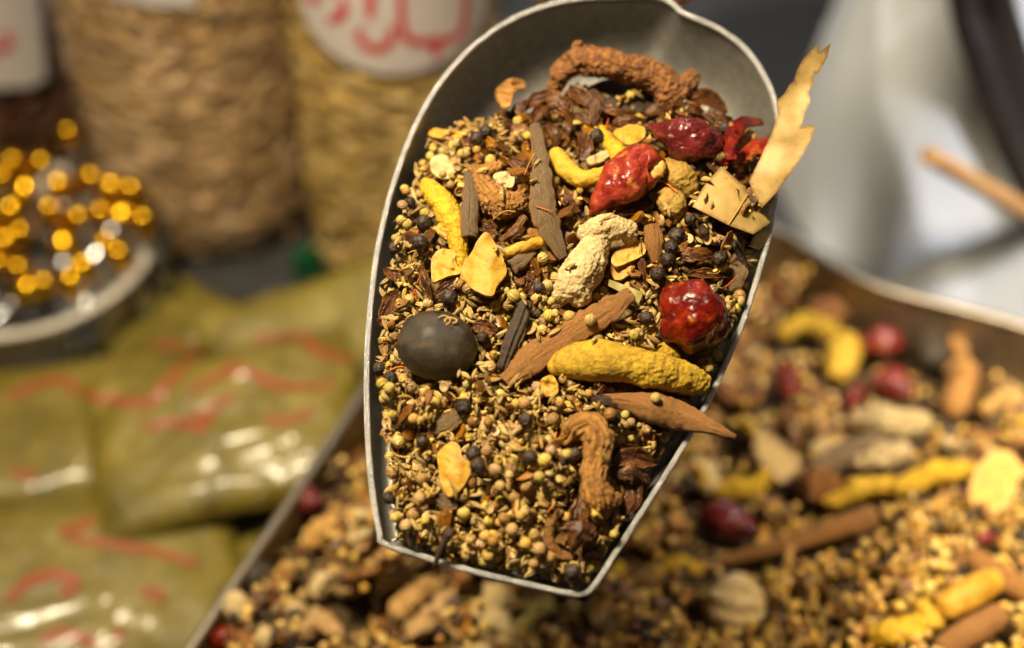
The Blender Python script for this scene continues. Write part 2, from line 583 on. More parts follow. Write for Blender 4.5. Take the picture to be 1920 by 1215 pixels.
def metal(name, color, rough, stain, bump=0.15, scale=3.0, metallic=0.9):
    t = NT(name)
    loc = t.attr('loc')
    n1 = t.noise(loc, scale, 8, 0.65, 0.4)
    n2 = t.noise(loc, scale * 9, 5, 0.7)
    c = t.ramp(n1, [(0.3, tuple(a * (1 - stain) for a in color)), (0.7, color)])
    t.l(c, t.b.inputs['Base Color'])
    t.b.inputs['Metallic'].default_value = metallic
    t.l(t.math('ADD', t.math('MULTIPLY', n2, 0.25), rough - 0.12), t.b.inputs['Roughness'])
    bm = t.n('ShaderNodeBump')
    bm.inputs['Strength'].default_value = bump
    bm.inputs['Distance'].default_value = 0.0006
    t.l(n2, bm.inputs['Height'])
    t.l(bm.outputs[0], t.b.inputs['Normal'])
    return t.m


M['alu'] = metal('scoop_aluminium', (0.42, 0.40, 0.36), 0.42, 0.35, 0.45, 2.0, 0.78)
M['alu_rim'] = metal('worn_aluminium_rim', (0.86, 0.85, 0.83), 0.27, 0.35, 0.8, 6, 0.92)


def simple(name, color, rough=0.6, metallic=0.0, coat=0.0, bump=0.0, scale=4.0, var=0.25, crough=0.1, spec=0.5, bdist=0.001):
    t = NT(name)
    loc = t.attr('loc')
    n1 = t.noise(loc, scale, 5, 0.6)
    c = t.ramp(n1, [(0.3, tuple(a * (1 - var) for a in color)), (0.7, color)])
    t.l(c, t.b.inputs['Base Color'])
    t.b.inputs['Metallic'].default_value = metallic
    t.b.inputs['Roughness'].default_value = rough
    t.b.inputs['Coat Weight'].default_value = coat
    t.b.inputs['Coat Roughness'].default_value = crough
    t.b.inputs['Specular IOR Level'].default_value = spec
    if bump:
        bm = t.n('ShaderNodeBump')
        bm.inputs['Strength'].default_value = bump
        bm.inputs['Distance'].default_value = bdist
        t.l(t.noise(loc, scale * 3, 5, 0.6), bm.inputs['Height'])
        t.l(bm.outputs[0], t.b.inputs['Normal'])
    return t.m


def clear(name, tint=(1, 1, 1), rough=0.03, base=0.06):
    """thin clear film or glass: see-through with mirror highlights"""
    t = NT(name)
    tr = t.n('ShaderNodeBsdfTransparent'); tr.inputs[0].default_value = (*tint, 1)
    gl = t.n('ShaderNodeBsdfGlossy'); gl.inputs['Roughness'].default_value = rough
    ge = t.n('ShaderNodeNewGeometry')
    dp = t.n('ShaderNodeVectorMath', operation='DOT_PRODUCT')
    t.l(ge.outputs['Normal'], dp.inputs[0]); t.l(ge.outputs['Incoming'], dp.inputs[1])
    fr = t.math('MULTIPLY', t.math('POWER', t.math('SUBTRACT', 1.0, t.math('ABSOLUTE', dp.outputs['Value'])), 5.0), 0.9)
    mx = t.n('ShaderNodeMixShader')
    t.l(t.math('ADD', fr, base + 0.04), mx.inputs[0])
    t.l(tr.outputs[0], mx.inputs[1]); t.l(gl.outputs[0], mx.inputs[2])
    t.l(mx.outputs[0], t.out.inputs[0])
    return t.m

#PART2
# ================================================================== the setting
def sphere(nu=12, nv=8, r=1.0, f=None):
    V, U, F = [], [], []
    for j in range(nv + 1):
        th = math.pi * j / nv
        if j in (0, nv):
            V.append((0, 0, r * math.cos(th))); U.append((j / nv, 0, 0))
            continue
        for i in range(nu):
            a = 2 * math.pi * i / nu
            V.append((r * math.sin(th) * math.cos(a), r * math.sin(th) * math.sin(a), r * math.cos(th)))
            U.append((j / nv, a, 0))
    for i in range(nu):
        F.append((0, 1 + i, 1 + (i + 1) % nu))
        for j in range(nv - 2):
            a, b = 1 + j * nu + i, 1 + j * nu + (i + 1) % nu
            F.append((a, a + nu, b + nu, b))
        k = 1 + (nv - 2) * nu
        F.append((k + i, len(V) - 1, k + (i + 1) % nu))
    g = G(V, F, U)
    if f:
        g.V = np.array([np.array(v) * f(v) for v in g.V])
    return g


def lathe(prof, n=48, cap=True):
    """profile [(r,z)...] turned about z"""
    V, U, F = [], [], []
    m = len(prof)
    s = 0
    for j, (r, z) in enumerate(prof):
        if j:
            s += math.hypot(r - prof[j - 1][0], z - prof[j - 1][1])
        for i in range(n):
            a = 2 * math.pi * i / n
            V.append((r * math.cos(a), r * math.sin(a), z)); U.append((s * 100, a, 0))
    for j in range(m - 1):
        for i in range(n):
            i2 = (i + 1) % n
            F.append((j * n + i, j * n + i2, (j + 1) * n + i2, (j + 1) * n + i))
    if cap:
        F.append(tuple(reversed(range(n))))
        F.append(tuple((m - 1) * n + i for i in range(n)))
    return G(V, F, U)


def box(sx, sy, sz):
    V = [(x * sx / 2, y * sy / 2, z * sz / 2) for x in (-1, 1) for y in (-1, 1) for z in (-1, 1)]
    return G(V, [(0, 1, 3, 2), (4, 6, 7, 5), (0, 4, 5, 1), (2, 3, 7, 6), (0, 2, 6, 4), (1, 5, 7, 3)])


def cdt(poly, step):
    """fill a closed 2-D outline with a triangle grid; returns pts, tris, number of outline points"""
    poly = np.asarray(poly, float)
    out = []
    for a, b in zip(poly, np.roll(poly, -1, 0)):
        k = max(1, int(np.hypot(*(b - a)) / step))
        out += [a + (b - a) * i / k for i in range(k)]
    out = np.array(out)
    x0, y0 = out.min(0); x1, y1 = out.max(0)
    gx, gy = np.meshgrid(np.arange(x0, x1, step), np.arange(y0, y1, step))
    pts = np.stack([gx.ravel(), gy.ravel()], 1)
    pts = pts[poly_dist(out, pts) > step * 0.45]
    n = len(out)
    allp = [Vector(p) for p in out] + [Vector(p) for p in pts]
    v, e, f, *_ = delaunay_2d_cdt(allp, [(i, (i + 1) % n) for i in range(n)], [], 1, 1e-9)
    vv = np.array([tuple(p) for p in v])
    cen = np.array([vv[list(t)].mean(0) for t in f])
    keep = poly_dist(out, cen) > 0
    return vv, [tuple(t) for t, k in zip(f, keep) if k]


def sheet(poly, step, mapf, thick):
    """flat outline (any 2-D units) -> solid curved sheet; mapf(x, y) -> (point, normal)"""
    vv, tris = cdt(poly, step)
    top, bot = [], []
    for x, y in vv:
        p, n = mapf(x, y)
        top.append(tuple(Vector(p) + Vector(n) * thick / 2)); bot.append(tuple(Vector(p) - Vector(n) * thick / 2))
    n = len(vv)
    ed = {}
    for t in tris:
        for a, b in ((t[0], t[1]), (t[1], t[2]), (t[2], t[0])):
            ed[(a, b)] = 1
    bnd = [(a, b) for (a, b) in ed if (b, a) not in ed]
    F = [t for t in tris] + [tuple(i + n for i in reversed(t)) for t in tris] + [(b, a, a + n, b + n) for a, b in bnd]
    rim = set(i for ab in bnd for i in ab)
    U = [(vv[i % n][0] * 0.02, vv[i % n][1] * 0.02, 1.0 if (i % n) in rim else 0.0) for i in range(2 * n)]
    return G(top + bot, F, U)


def ribbon(pts, nrm, width, lift):
    """a flat painted stroke along 3-D points with normals"""
    V, F, U = [], [], []
    n = len(pts)
    for i in range(n):
        t = (pts[min(i + 1, n - 1)] - pts[max(i - 1, 0)]).normalized()
        s = t.cross(nrm[i]).normalized()
        w = width * (0.75 + 0.35 * math.sin(math.pi * (i + 0.6) / (n + 0.2)))
        for k in (-1, 0, 1):
            V.append(tuple(pts[i] + s * (k * w / 2) + nrm[i] * lift)); U.append((i, k, 0))
    for i in range(n - 1):
        for k in (0, 1):
            F.append((i * 3 + k, i * 3 + k + 1, (i + 1) * 3 + k + 1, (i + 1) * 3 + k))
    return G(V, F, U)


M['table'] = simple('dark_grey_table', (0.045, 0.043, 0.042), rough=0.6, bump=0.2, scale=0.6, var=0.45)
g = box(4.0, 4.0, 0.04)
table = obj('table', to_mesh('table', g, smooth=False), M['table'], M=Matrix.Translation((0, 1.0, -0.02)),
            label='dark grey table surface under the tray and jars', kind='structure')

# ------------------------------------------------------------------ tray
ZR = 0.150
TRAY_PX = [(230, 1430), (300, 1312), (370, 1204), (447, 1088), (547, 942), (655, 780), (760, 615), (850, 500), (945, 430), (1080, 395), (1230, 388), (1340, 400),
           (1454, 432), (1548, 490), (1647, 540), (1795, 580), (1920, 616), (2100, 690), (2230, 800), (2290, 960), (2280, 1150), (2200, 1330),
           (1900, 1600), (1400, 1700), (800, 1700), (350, 1600)]
tp = np.array([tuple(at_z(px, py, ZR))[:2] for px, py in TRAY_PX])
tray_out = crom(tp, 130, True)
tray_c = tray_out.mean(0)


def loop_offset(poly, d):
    T = np.roll(poly, -1, 0) - np.roll(poly, 1, 0)
    T /= np.linalg.norm(T, axis=1)[:, None] + 1e-12
    N = np.stack([-T[:, 1], T[:, 0]], 1)
    area = 0.5 * np.sum(poly[:, 0] * np.roll(poly[:, 1], -1) - np.roll(poly[:, 0], -1) * poly[:, 1])
    if area < 0:
        N = -N
    return poly + N * d                     # positive = inwards


def loft(loops, cap=True, closed=False):
    """loops: list of (poly, z) with equal counts"""
    n = len(loops[0][0])
    V, F, U = [], [], []
    for j, (pl, z) in enumerate(loops):
        for i, (x, y) in enumerate(pl):
            V.append((x, y, z if np.isscalar(z) else z[i])); U.append((i * 0.4, j, 0))
    m = len(loops)
    for j in range(m if closed else m - 1):
        j2 = (j + 1) % m
        for i in range(n):
            i2 = (i + 1) % n
            F.append((j * n + i, j * n + i2, j2 * n + i2, j2 * n + i))
    if cap:
        F.append(tuple((m - 1) * n + i for i in range(n)))
    return G(V, F, U)


M['tray'] = metal('tray_metal', (0.42, 0.33, 0.22), 0.42, 0.45, 0.3, 1.2)
M['tray_rim'] = metal('tray_rim_metal', (0.48, 0.40, 0.29), 0.36, 0.30, 0.3, 2.0)
tray = obj('spice_tray', None, M=Matrix.Translation((tray_c[0], tray_c[1], 0)), label='large metal tray heaped with mixed whole spices under the scoop', cat='tray')
TO = Matrix.Translation((-tray_c[0], -tray_c[1], 0))


def tray_part(name, g, mat, **k):
    return obj(name, to_mesh(name, G().add(g, TO), **k), mat, tray)


g = loft([(loop_offset(tray_out, -0.002), ZR - 0.003), (loop_offset(tray_out, 0.006), 0.02), (loop_offset(tray_out, 0.02), 0.004),
          (loop_offset(tray_out, 0.022), 0.007), (loop_offset(tray_out, 0.009), 0.022), (loop_offset(tray_out, 0.002), ZR - 0.003)], cap=False, closed=False)
tray_part('tray_wall', g, M['tray'])
g = loft([(loop_offset(tray_out, 0.0215), 0.0035), (loop_offset(tray_out, 0.0215), 0.008)], cap=True)
tray_part('tray_floor', g, M['tray'], smooth=False)
rim_loops = []
for a in range(10):
    an = 2 * math.pi * a / 10
    rim_loops.append((loop_offset(tray_out, -0.001 + 0.0036 * math.cos(an)), ZR + 0.0030 * math.sin(an)))
tray_part('tray_rim', loft(rim_loops, cap=False, closed=True), M['tray_rim'])


def heap_xy(x, y):
    i = min(max(int((x + 0.5) / 0.004), 0), HGRID.shape[1] - 1); j = min(max(int((y - 0.1) / 0.004), 0), HGRID.shape[0] - 1)
    return heap_d(x, y, HGRID[j, i])


_hx, _hy = np.meshgrid(np.arange(-0.5, 0.8, 0.004), np.arange(0.1, 1.1, 0.004))
HGRID = poly_dist(tray_out, np.stack([_hx.ravel(), _hy.ravel()], 1)).reshape(_hx.shape)
HC = at_z(1780, 1130, 0.14)


def heap_d(x, y, d):
    q = min(max((y - 0.52) / 0.28, 0.0), 1.0)
    z = 0.137 - 0.040 * q * q * (3 - 2 * q)
    z += 0.030 * math.exp(-((x - HC.x) ** 2 + (y - HC.y) ** 2) / 0.010)
    z -= 0.018 * math.exp(-((x - 0.11) ** 2 + (y - 0.50) ** 2) / 0.007)
    z += 0.006 * noise.noise(Vector((x * 22, y * 22, 0.3)))
    z -= 0.005 * (1 - min(1, max(0, d) / 0.03))
    return z


def T(px, py, dz=0.0):
    z = 0.12
    for _ in range(6):
        q = at_z(px, py, z)
        z = heap_xy(q.x, q.y) + dz
    return at_z(px, py, z)


def pxsize(p):
    return (p - CAM).dot(FWD) / FPX


# bed of the heap in the tray
TX = np.arange(-0.30, 0.55, 0.006); TY = np.arange(0.30, 0.95, 0.006)
gx, gy = np.meshgrid(TX, TY)
dd = poly_dist(tray_out, np.stack([gx.ravel(), gy.ravel()], 1)).reshape(gx.shape)
V, idx, F = [], {}, []
for j in range(len(TY)):
    for i in range(len(TX)):
        if dd[j, i] > 0.002:
            idx[(i, j)] = len(V)
            V.append((TX[i], TY[j], heap_d(TX[i], TY[j], dd[j, i]) - 0.008))
for (i, j) in idx:
    q = [(i, j), (i + 1, j), (i + 1, j + 1), (i, j + 1)]
    if all(k in idx for k in q):
        F.append(tuple(idx[k] for k in q))
M['tray_dust'] = organic('tray_spice_crumbs', [(0.03, 0.016, 0.008), (0.10, 0.055, 0.02), (0.24, 0.15, 0.05)], scale=3.0, rough=0.9, bump=1.0, bscale=5, bdist=0.004)
obj('spice_crumbs', to_mesh('spice_crumbs', G(V, F)), M['tray_dust'], label='brown bed of small spice crumbs filling the tray', cat='spices', kind='stuff')

# ------------------------------------------------------------------ jars
M['glass'] = clear('jar_glass', (0.97, 0.96, 0.93), 0.04, 0.01)
M['paper'] = simple('label_paper', (0.50, 0.45, 0.43), rough=0.6, scale=1.0, var=0.06)
M['red_ink'] = simple('red_ink', (0.50, 0.022, 0.03), rough=0.5, var=0.2)
M['lid'] = simple('jar_lid', (0.35, 0.30, 0.24), rough=0.4, metallic=0.6)
M['resin_pale'] = organic('resin_tears', [(0.05, (0.12, 0.07, 0.02)), (0.35, (0.32, 0.21, 0.07)), (0.65, (0.50, 0.35, 0.13)), (0.95, (0.62, 0.46, 0.22))], scale=1.2, rough=0.6, bump=0.4, bscale=4, bdist=0.003, rmix=0.7, var=0.22)
M['resin_pink'] = organic('dried_buds', [(0.05, (0.09, 0.05, 0.022)), (0.35, (0.27, 0.17, 0.08)), (0.7, (0.47, 0.32, 0.17)), (0.95, (0.60, 0.43, 0.31))], scale=1.2, rough=0.6, bump=0.4, bscale=4, bdist=0.003, rmix=0.7, var=0.25)
M['dark_fill'] = organic('dark_brown_bits', [(0.03, 0.010, 0.003), (0.055, 0.02, 0.006), (0.09, 0.033, 0.010)], scale=1.2, rough=0.6, bump=0.4, bscale=4, bdist=0.003, rmix=0.7, var=0.2)


def lump(seed, nu=8, nv=6, amp=0.28):
    return sphere(nu, nv, 1.0, lambda v: 1 + amp * noise.noise(Vector(v) * 1.3 + Vector((seed * 3.1, seed, -seed))))


LUMPS = [lump(s) for s in range(8)]


def cyl_hit(px, py, c, r):
    d = raydir(px, py)
    a = d.x ** 2 + d.y ** 2
    ox, oy = CAM.x - c[0], CAM.y - c[1]
    b = ox * d.x + oy * d.y
    q = b * b - a * (ox * ox + oy * oy - r * r)
    t = (-b - math.sqrt(max(q, 0))) / a
    p = CAM + d * t
    return p, Vector((p.x - c[0], p.y - c[1], 0)).normalized()


def jar(center, rad, height, label, fill_mat, lump_size, n_lumps, label_poly, strokes, stroke_w, zb=0.0):
    root = obj('glass_jar', None, M=Matrix.Translation((center[0], center[1], zb)), label=label, cat='jar', group='glass jars behind the tray')
    inv = Matrix.Translation((-center[0], -center[1], -zb))
    prof = [(rad * 0.55, 0.0), (rad * 0.80, 0.003), (rad * 0.93, 0.014), (rad * 0.99, 0.035), (rad, 0.06), (rad, height * 0.86), (rad * 0.93, height * 0.93), (rad * 0.78, height * 0.97), (rad * 0.78, height)]
    obj('glass_wall', to_mesh('glass_wall', lathe(prof, 64, cap=False)), M['glass'], root)
    lid = lathe([(rad * 0.82, height - 0.012), (rad * 0.84, height - 0.008), (rad * 0.84, height + 0.022), (rad * 0.80, height + 0.028)], 48)
    obj('lid', to_mesh('lid', lid, sharp=40), M['lid'], root)
    ri = rad - 0.004
    gs = []
    core = lathe([(rad * 0.5, 0.006), (ri * 0.86, 0.02), (ri * 0.93, 0.05), (ri * 0.93, height * 0.84), (ri * 0.5, height * 0.86)], 40)
    gs.append((core, Matrix.Identity(4)))
    random.seed(int(rad * 10000))
    for k in range(n_lumps):
        a = random.uniform(-math.pi, 0) + random.uniform(-0.25, 0.25)
        z = random.uniform(0.008, height * 0.84)
        sc = lump_size * random.choice((0.7, 0.9, 1.1, 1.5)) * random.uniform(0.85, 1.2)
        rr = ri - sc * random.uniform(0.5, 1.3)
        if z < 0.04:
            rr *= 0.80 + 0.20 * math.sqrt(z / 0.04)
        m = Matrix.Translation((rr * math.cos(a), rr * math.sin(a), z)) @ Matrix.Rotation(a + math.pi / 2, 4, 'Z') @ Euler(
            (random.uniform(-0.4, 0.4), random.uniform(-0.3, 0.3), random.uniform(-0.4, 0.4))).to_matrix().to_4x4() @ Matrix.Diagonal(
            (sc * random.uniform(1.0, 1.7), sc * 0.8, sc * random.uniform(0.45, 0.8), 1))
        gs.append((random.choice(LUMPS), m))
    obj('jar_filling', to_mesh('jar_filling', join(gs)), fill_mat, root, kind='stuff')
    if label_poly is not None:
        def mp(x, y):
            p, n = cyl_hit(x, y, center, rad + 0.0012)
            return inv @ p, n
        pl = obj('paper_label', to_mesh('paper_label', sheet(label_poly, 14, mp, 0.0008), sharp=40), M['paper'], root)
        for s in strokes:
            px = crom(s, max(6, len(s) * 5))
            hp = [cyl_hit(x, y, center, rad + 0.0018) for x, y in px]
            gg = ribbon([inv @ p for p, n in hp], [n for p, n in hp], stroke_w * pxsize(hp[0][0]), 0.0004)
            obj('lettering', to_mesh('lettering', gg), M['red_ink'], pl)
    return root


def jar_center(px_l, px_r, py_b, zb=0.0):
    """centre and radius of a jar whose base shows between two pixel columns"""
    a, b = at_z(px_l, py_b, zb), at_z(px_r, py_b, zb)
    r = (b.x - a.x) / 2
    return ((a.x + b.x) / 2, a.y + r * 0.92), r


ell = [(738 + 178 * math.cos(t), -28 + 168 * math.sin(t)) for t in np.linspace(0, 2 * math.pi, 40, endpoint=False)]
c, r = jar_center(572, 948, 592)
jar(c, r, 0.36, 'glass jar of pale golden resin lumps with oval white label lettered in red', M['resin_pale'], 0.0090, 3200, ell,
    [[(873, -60), (873, 0), (871, 31), (867, 56), (848, 73), (817, 77), (786, 79), (765, 73), (755, 56), (752, 21), (752, -60)],
     [(817, 88), (817, 98), (817, 108)], [(697, -50), (695, 0), (694, 34)],
     [(734, 50), (733, 75), (718, 89), (700, 91), (682, 83), (673, 68), (678, 52)],
     [(641, -5), (645, 18), (634, 33), (615, 39)], [(600, -6), (588, 0), (578, -8)]], 17)
c, r = jar_center(150, 612, 500)
lab2 = [(205, -130), (372, -120), (366, 12), (290, 12), (205, -4)]
jar(c, r, 0.36, 'wide glass jar packed with flattened brown dried pods behind the packets', M['resin_pink'], 0.0085, 5200, lab2,
    [[(345, -100), (340, -50), (300, -40), (262, -60)], [(250, -100), (245, -45)]], 15)
c, r = jar_center(-290, 150, 400)
lab3 = [(-150, -90), (66, -78), (86, 145), (60, 162), (-150, 172)]
jar(c, r, 0.36, 'glass jar of dark brown bits with square white label, at the left edge', M['dark_fill'], 0.010, 700, lab3,
    [[(5, 62), (18, 76), (8, 90), (-25, 96), (-70, 88)], [(-40, -40), (-45, 60)]], 16)

# ------------------------------------------------------------------ foil dish with bottles
M['foil'] = simple('aluminium_foil', (0.74, 0.68, 0.60), rough=0.45, metallic=0.35, bump=0.5, scale=1.2, var=0.15, bdist=0.004)
M['gold'] = simple('gold_cap_metal', (0.70, 0.39, 0.015), rough=0.22, metallic=1.0, var=0.05)
M['silver'] = simple('silver_collar', (0.42, 0.44, 0.47), rough=0.25, metallic=1.0, var=0.05)
M['vial'] = simple('dark_vial_glass', (0.05, 0.052, 0.050), rough=0.08, coat=0.5, var=0.2)
FC = at_z(32, 462, 0.082)
FR = 0.102
prof = []
foil = obj('foil_dish', None, M=Matrix.Translation((FC.x, FC.y, 0.0)), label='round aluminium foil dish holding small gold-capped bottles', cat='dish')
V, F, U = [], [], []
n = 120
rings = [(0.80, 0.003, 0), (0.85, 0.003, 0.3), (0.88, 0.010, 1), (0.945, 0.060, 1), (0.965, 0.080, 0.6), (1.03, 0.084, 0.2), (1.05, 0.080, 0.2), (1.055, 0.076, 0.2)]
for rr, z, cr in rings:
    for i in range(n):
        a = 2 * math.pi * i / n
        q = rr * FR * (1 + 0.012 * cr * math.cos(30 * a)) * (1 + 0.02 * noise.noise(Vector((math.cos(a) * 2, math.sin(a) * 2, rr * 3))))
        V.append((q * math.cos(a), q * math.sin(a), z + 0.0015 * noise.noise(Vector((math.cos(a) * 5, math.sin(a) * 5, 7))) * cr)); U.append((i, rr, 0))
for j in range(len(rings) - 1):
    for i in range(n):
        i2 = (i + 1) % n
        F.append((j * n + i, j * n + i2, (j + 1) * n + i2, (j + 1) * n + i))
F.append(tuple(reversed(range(n))))
obj('foil_bowl', to_mesh('foil_bowl', G(V, F, U)), M['foil'], foil)
roll = [(FR * 1.05 + 0.003 * math.cos(a), 0.0815 + 0.003 * math.sin(a)) for a in np.linspace(0, 2 * math.pi, 9)]
obj('rolled_rim', to_mesh('rolled_rim', lathe(roll, 96, cap=False)), M['foil'], foil)

vial_me = to_mesh('bottle_body', lathe([(0.0045, 0), (0.0075, 0.001), (0.0082, 0.004), (0.0082, 0.026), (0.0070, 0.030), (0.0048, 0.032), (0.0048, 0.035)], 20))
coll_me = to_mesh('collar', lathe([(0.0055, 0.033), (0.0062, 0.034), (0.0062, 0.040), (0.0050, 0.042)], 20))
cap_me = to_mesh('gold_cap', lathe([(0.0060, 0.041), (0.0072, 0.043), (0.0080, 0.048), (0.0078, 0.053), (0.0062, 0.0575), (0.0032, 0.0600), (0.0008, 0.0605)], 20))
caps = [(143, 245, 1), (95, 303, 0), (188, 330, 0), (66, 345, 0), (20, 330, 0), (262, 352, 0), (108, 388, 0), (55, 432, 0), (135, 446, 0), (30, 446, 0), (214, 452, 0),
        (238, 472, 0), (283, 408, 0), (252, 392, 0), (172, 492, 0), (12, 492, 0), (72, 535, 0), (100, 528, 0), (42, 385, 0), (165, 405, 0), (205, 395, 0),
        (125, 340, 0), (-30, 380, 0), (-25, 450, 0), (-60, 500, 0), (150, 520, 0), (40, 300, 0), (225, 345, 0), (50, 500, 0), (-5, 415, 0), (-40, 560, 0)]
random.seed(5)
for i, (px, py, up) in enumerate(caps):
    zc = 0.092 + (540 - py) * 0.00016 + (0.014 if up else 0)
    px -= 16
    top = at_z(px, py, zc)
    tilt = Euler((random.uniform(-0.8, 0.4) * (0 if up else 1), random.uniform(-0.3, 0.9) * (0 if up else 1), 0)).to_matrix().to_4x4()
    base = top - tilt.to_3x3() @ Vector((0, 0, 0.054 * (1.0 if up else 1.25)))
    lab = 'upright gold-capped bottle standing tallest in the foil dish' if up else 'small gold-capped bottle in the jumble filling the foil dish'
    b = obj('perfume_bottle', None, M=Matrix.Translation(base) @ tilt @ Matrix.Scale(1.0 if up else 1.25, 4), label=lab, cat='bottle', group='gold-capped bottles in the foil dish')
    obj('bottle_body', vial_me, M['vial'] if not up else M['silver'], b)
    obj('collar', coll_me, M['silver'], b)
    obj('gold_cap', cap_me, M['gold'], b)

# ------------------------------------------------------------------ packets of powder
def packet_material():
    t = NT('packet_film')
    loc = t.attr('loc')
    n1 = t.noise(loc, 0.35, 4, 0.55)
    c = t.ramp(n1, [(0.3, (0.095, 0.070, 0.006)), (0.5, (0.165, 0.125, 0.011)), (0.72, (0.25, 0.19, 0.032))])
    t.l(c, t.b.inputs['Base Color'])
    t.b.inputs['Roughness'].default_value = 0.55
    t.b.inputs['Coat Weight'].default_value = 0.15
    t.b.inputs['Coat Roughness'].default_value = 0.10
    bm = t.n('ShaderNodeBump'); bm.inputs['Strength'].default_value = 1.0; bm.inputs['Distance'].default_value = 0.010
    t.l(t.noise(t.vmath('MULTIPLY', loc, (0.35, 1.1, 1.0)), 0.8, 3, 0.5, 1.6), bm.inputs['Height'])
    t.l(bm.outputs[0], t.b.inputs['Coat Normal'])
    return t.m


M['packet'] = packet_material()
M['film'] = clear('clear_film', (0.97, 0.97, 0.94), 0.16, -0.026)
M['print'] = simple('red_print', (0.31, 0.066, 0.014), rough=0.6, coat=0.0, var=0.2)


def packet_geo(L, Wd, Th, seed, octs=4):
    nx, ny = 40, 30
    V, F, U = [], [], []
    for side in (1, -1):
        for j in range(ny + 1):
            for i in range(nx + 1):
                x, y = 2 * i / nx - 1, 2 * j / ny - 1
                e = max(0, 1 - abs(x) ** 5) ** 0.5 * max(0, 1 - abs(y) ** 5) ** 0.5
                w = noise.fractal(Vector((x * 1.6 + seed * 5, y * 1.4, side * 3 + seed)), 1, 2, octs)
                rd = abs(noise.noise(Vector((x * 3 + y * 2 + seed * 3, y * 3 - x, seed))))
                z = side * Th / 2 * e * (1 + 0.10 * w) - Th * 0.06 * e * (1 - min(1, rd * 5))
                edge = 1 - e
                z += 0.006 * edge * noise.noise(Vector((x * 4, y * 4, seed * 2)))
                shrink = 1 - 0.05 * (1 - abs(x)) * abs(y) ** 4
                V.append((x * L / 2, y * Wd / 2 * shrink, z)); U.append((x, y, side))
    m = (nx + 1) * (ny + 1)
    for s in (0, 1):
        for j in range(ny):
            for i in range(nx):
                a = s * m + j * (nx + 1) + i
                q = (a, a + 1, a + nx + 2, a + nx + 1)
                F.append(q if s == 0 else tuple(reversed(q)))
    return G(V, F, U)


PACKETS = [   # px, py, z, length, width, thickness, yaw, tilt x, tilt y, label
    (610, 655, 0.045, 0.17, 0.125, 0.026, 24, 22, -4, 'olive powder packet leaning against the golden resin jar'),
    (375, 660, 0.020, 0.16, 0.11, 0.022, -32, 6, 4, 'olive powder packet lying beside the foil dish rim'),
    (130, 805, 0.034, 0.20, 0.130, 0.027, 14, 8, 3, 'tan powder packet lying just in front of the foil dish'),
    (430, 810, 0.078, 0.19, 0.130, 0.034, 14, 15, -4, 'bulging olive powder packet with red lettering, on top of the packet pile'),
    (480, 1010, 0.018, 0.17, 0.13, 0.024, -20, 3, -3, 'shadowed olive powder packet lying beside the tray edge'),
    (150, 1110, 0.040, 0.21, 0.140, 0.030, 20, 12, 4, 'shiny yellow powder packet with red print in the bottom left corner'),
    (-10, 960, 0.018, 0.17, 0.13, 0.024, -30, 4, 2, 'olive powder packet half hidden at the left edge of the pile'),
]
pk = []
for i, (px, py, z, L, Wd, Th, yaw, tx, ty, lab) in enumerate(PACKETS):
    c = at_z(px, py, z)
    Mx = Matrix.Translation(c) @ Matrix.Rotation(R(yaw), 4, 'Z') @ Euler((R(tx), R(ty), 0)).to_matrix().to_4x4()
    g = packet_geo(L, Wd, Th, i + 1.7)
    lo = (G().add(g, Mx)).V[:, 2].min()
    if lo < 0.001:
        Mx = Matrix.Translation((0, 0, 0.001 - lo)) @ Mx
    root = obj('powder_packet', None, M=Mx, label=lab, cat='packet', group='packets of olive powder beside the tray')
    obj('powder_bag', to_mesh('powder_bag', g), M['packet'], root)
    fg = packet_geo(L * 1.02, Wd * 1.02, Th * 1.10, i + 1.7, 1)
    keep = (len(fg.V)) // 2
    fv = fg.V[:keep].copy()
    for q_ in range(keep):
        x_, y_ = fg.U[q_][0], fg.U[q_][1]
        c_ = 1 - abs(noise.noise(Vector((x_ * 0.9 + y_ * 0.5 + i * 9, y_ * 1.9 - x_ * 0.6, i * 3.3)))) * 2
        c2_ = 1 - abs(noise.noise(Vector((x_ * 3.1 - y_ * 2.2 + i * 5, y_ * 3.4, i * 1.3 + 8)))) * 2
        fv[q_][2] += 0.0018 + (0.0026 if i in (3, 5) else 0.0) * max(0, c_) ** 5 + 0.0 * max(0, c2_) ** 6
    obj('clear_film', to_mesh('clear_film', G(fv, [f for f in fg.F if max(f) < keep])), M['film'], root)
    # crimped clear film beyond the powder
    for s, (dx, dy) in enumerate(((1, 0), (-1, 0))):
        V, F = [], []
        b = 0
        for a in range(15):
            t = a / 14 * 2 - 1
            for k in range(4):
                V.append((dx * (L / 2 - 0.002 + k * 0.006), t * Wd / 2 * 0.97, 0.004 * math.sin(a * 1.3 + k) + 0.003 * k * math.sin(a * 0.5 + i)))
        for a in range(14):
            for k in range(3):
                q = b + a * 4 + k
                F.append((q, q + 1, q + 5, q + 4))
        obj('film_seal', to_mesh('film_seal', G(V, F)), M['film'], root)
    pk.append((root, Mx, g))
wv, wf, wi = [], [], []
for k, (root, Mx, g) in enumerate(pk):
    gg = G().add(g, Mx)
    n0 = len(wv)
    wv += [tuple(v) for v in gg.V]; wf += [tuple(i + n0 for i in f) for f in gg.F]; wi += [k] * len(gg.F)
pbvh = BVHTree.FromPolygons(wv, wf)
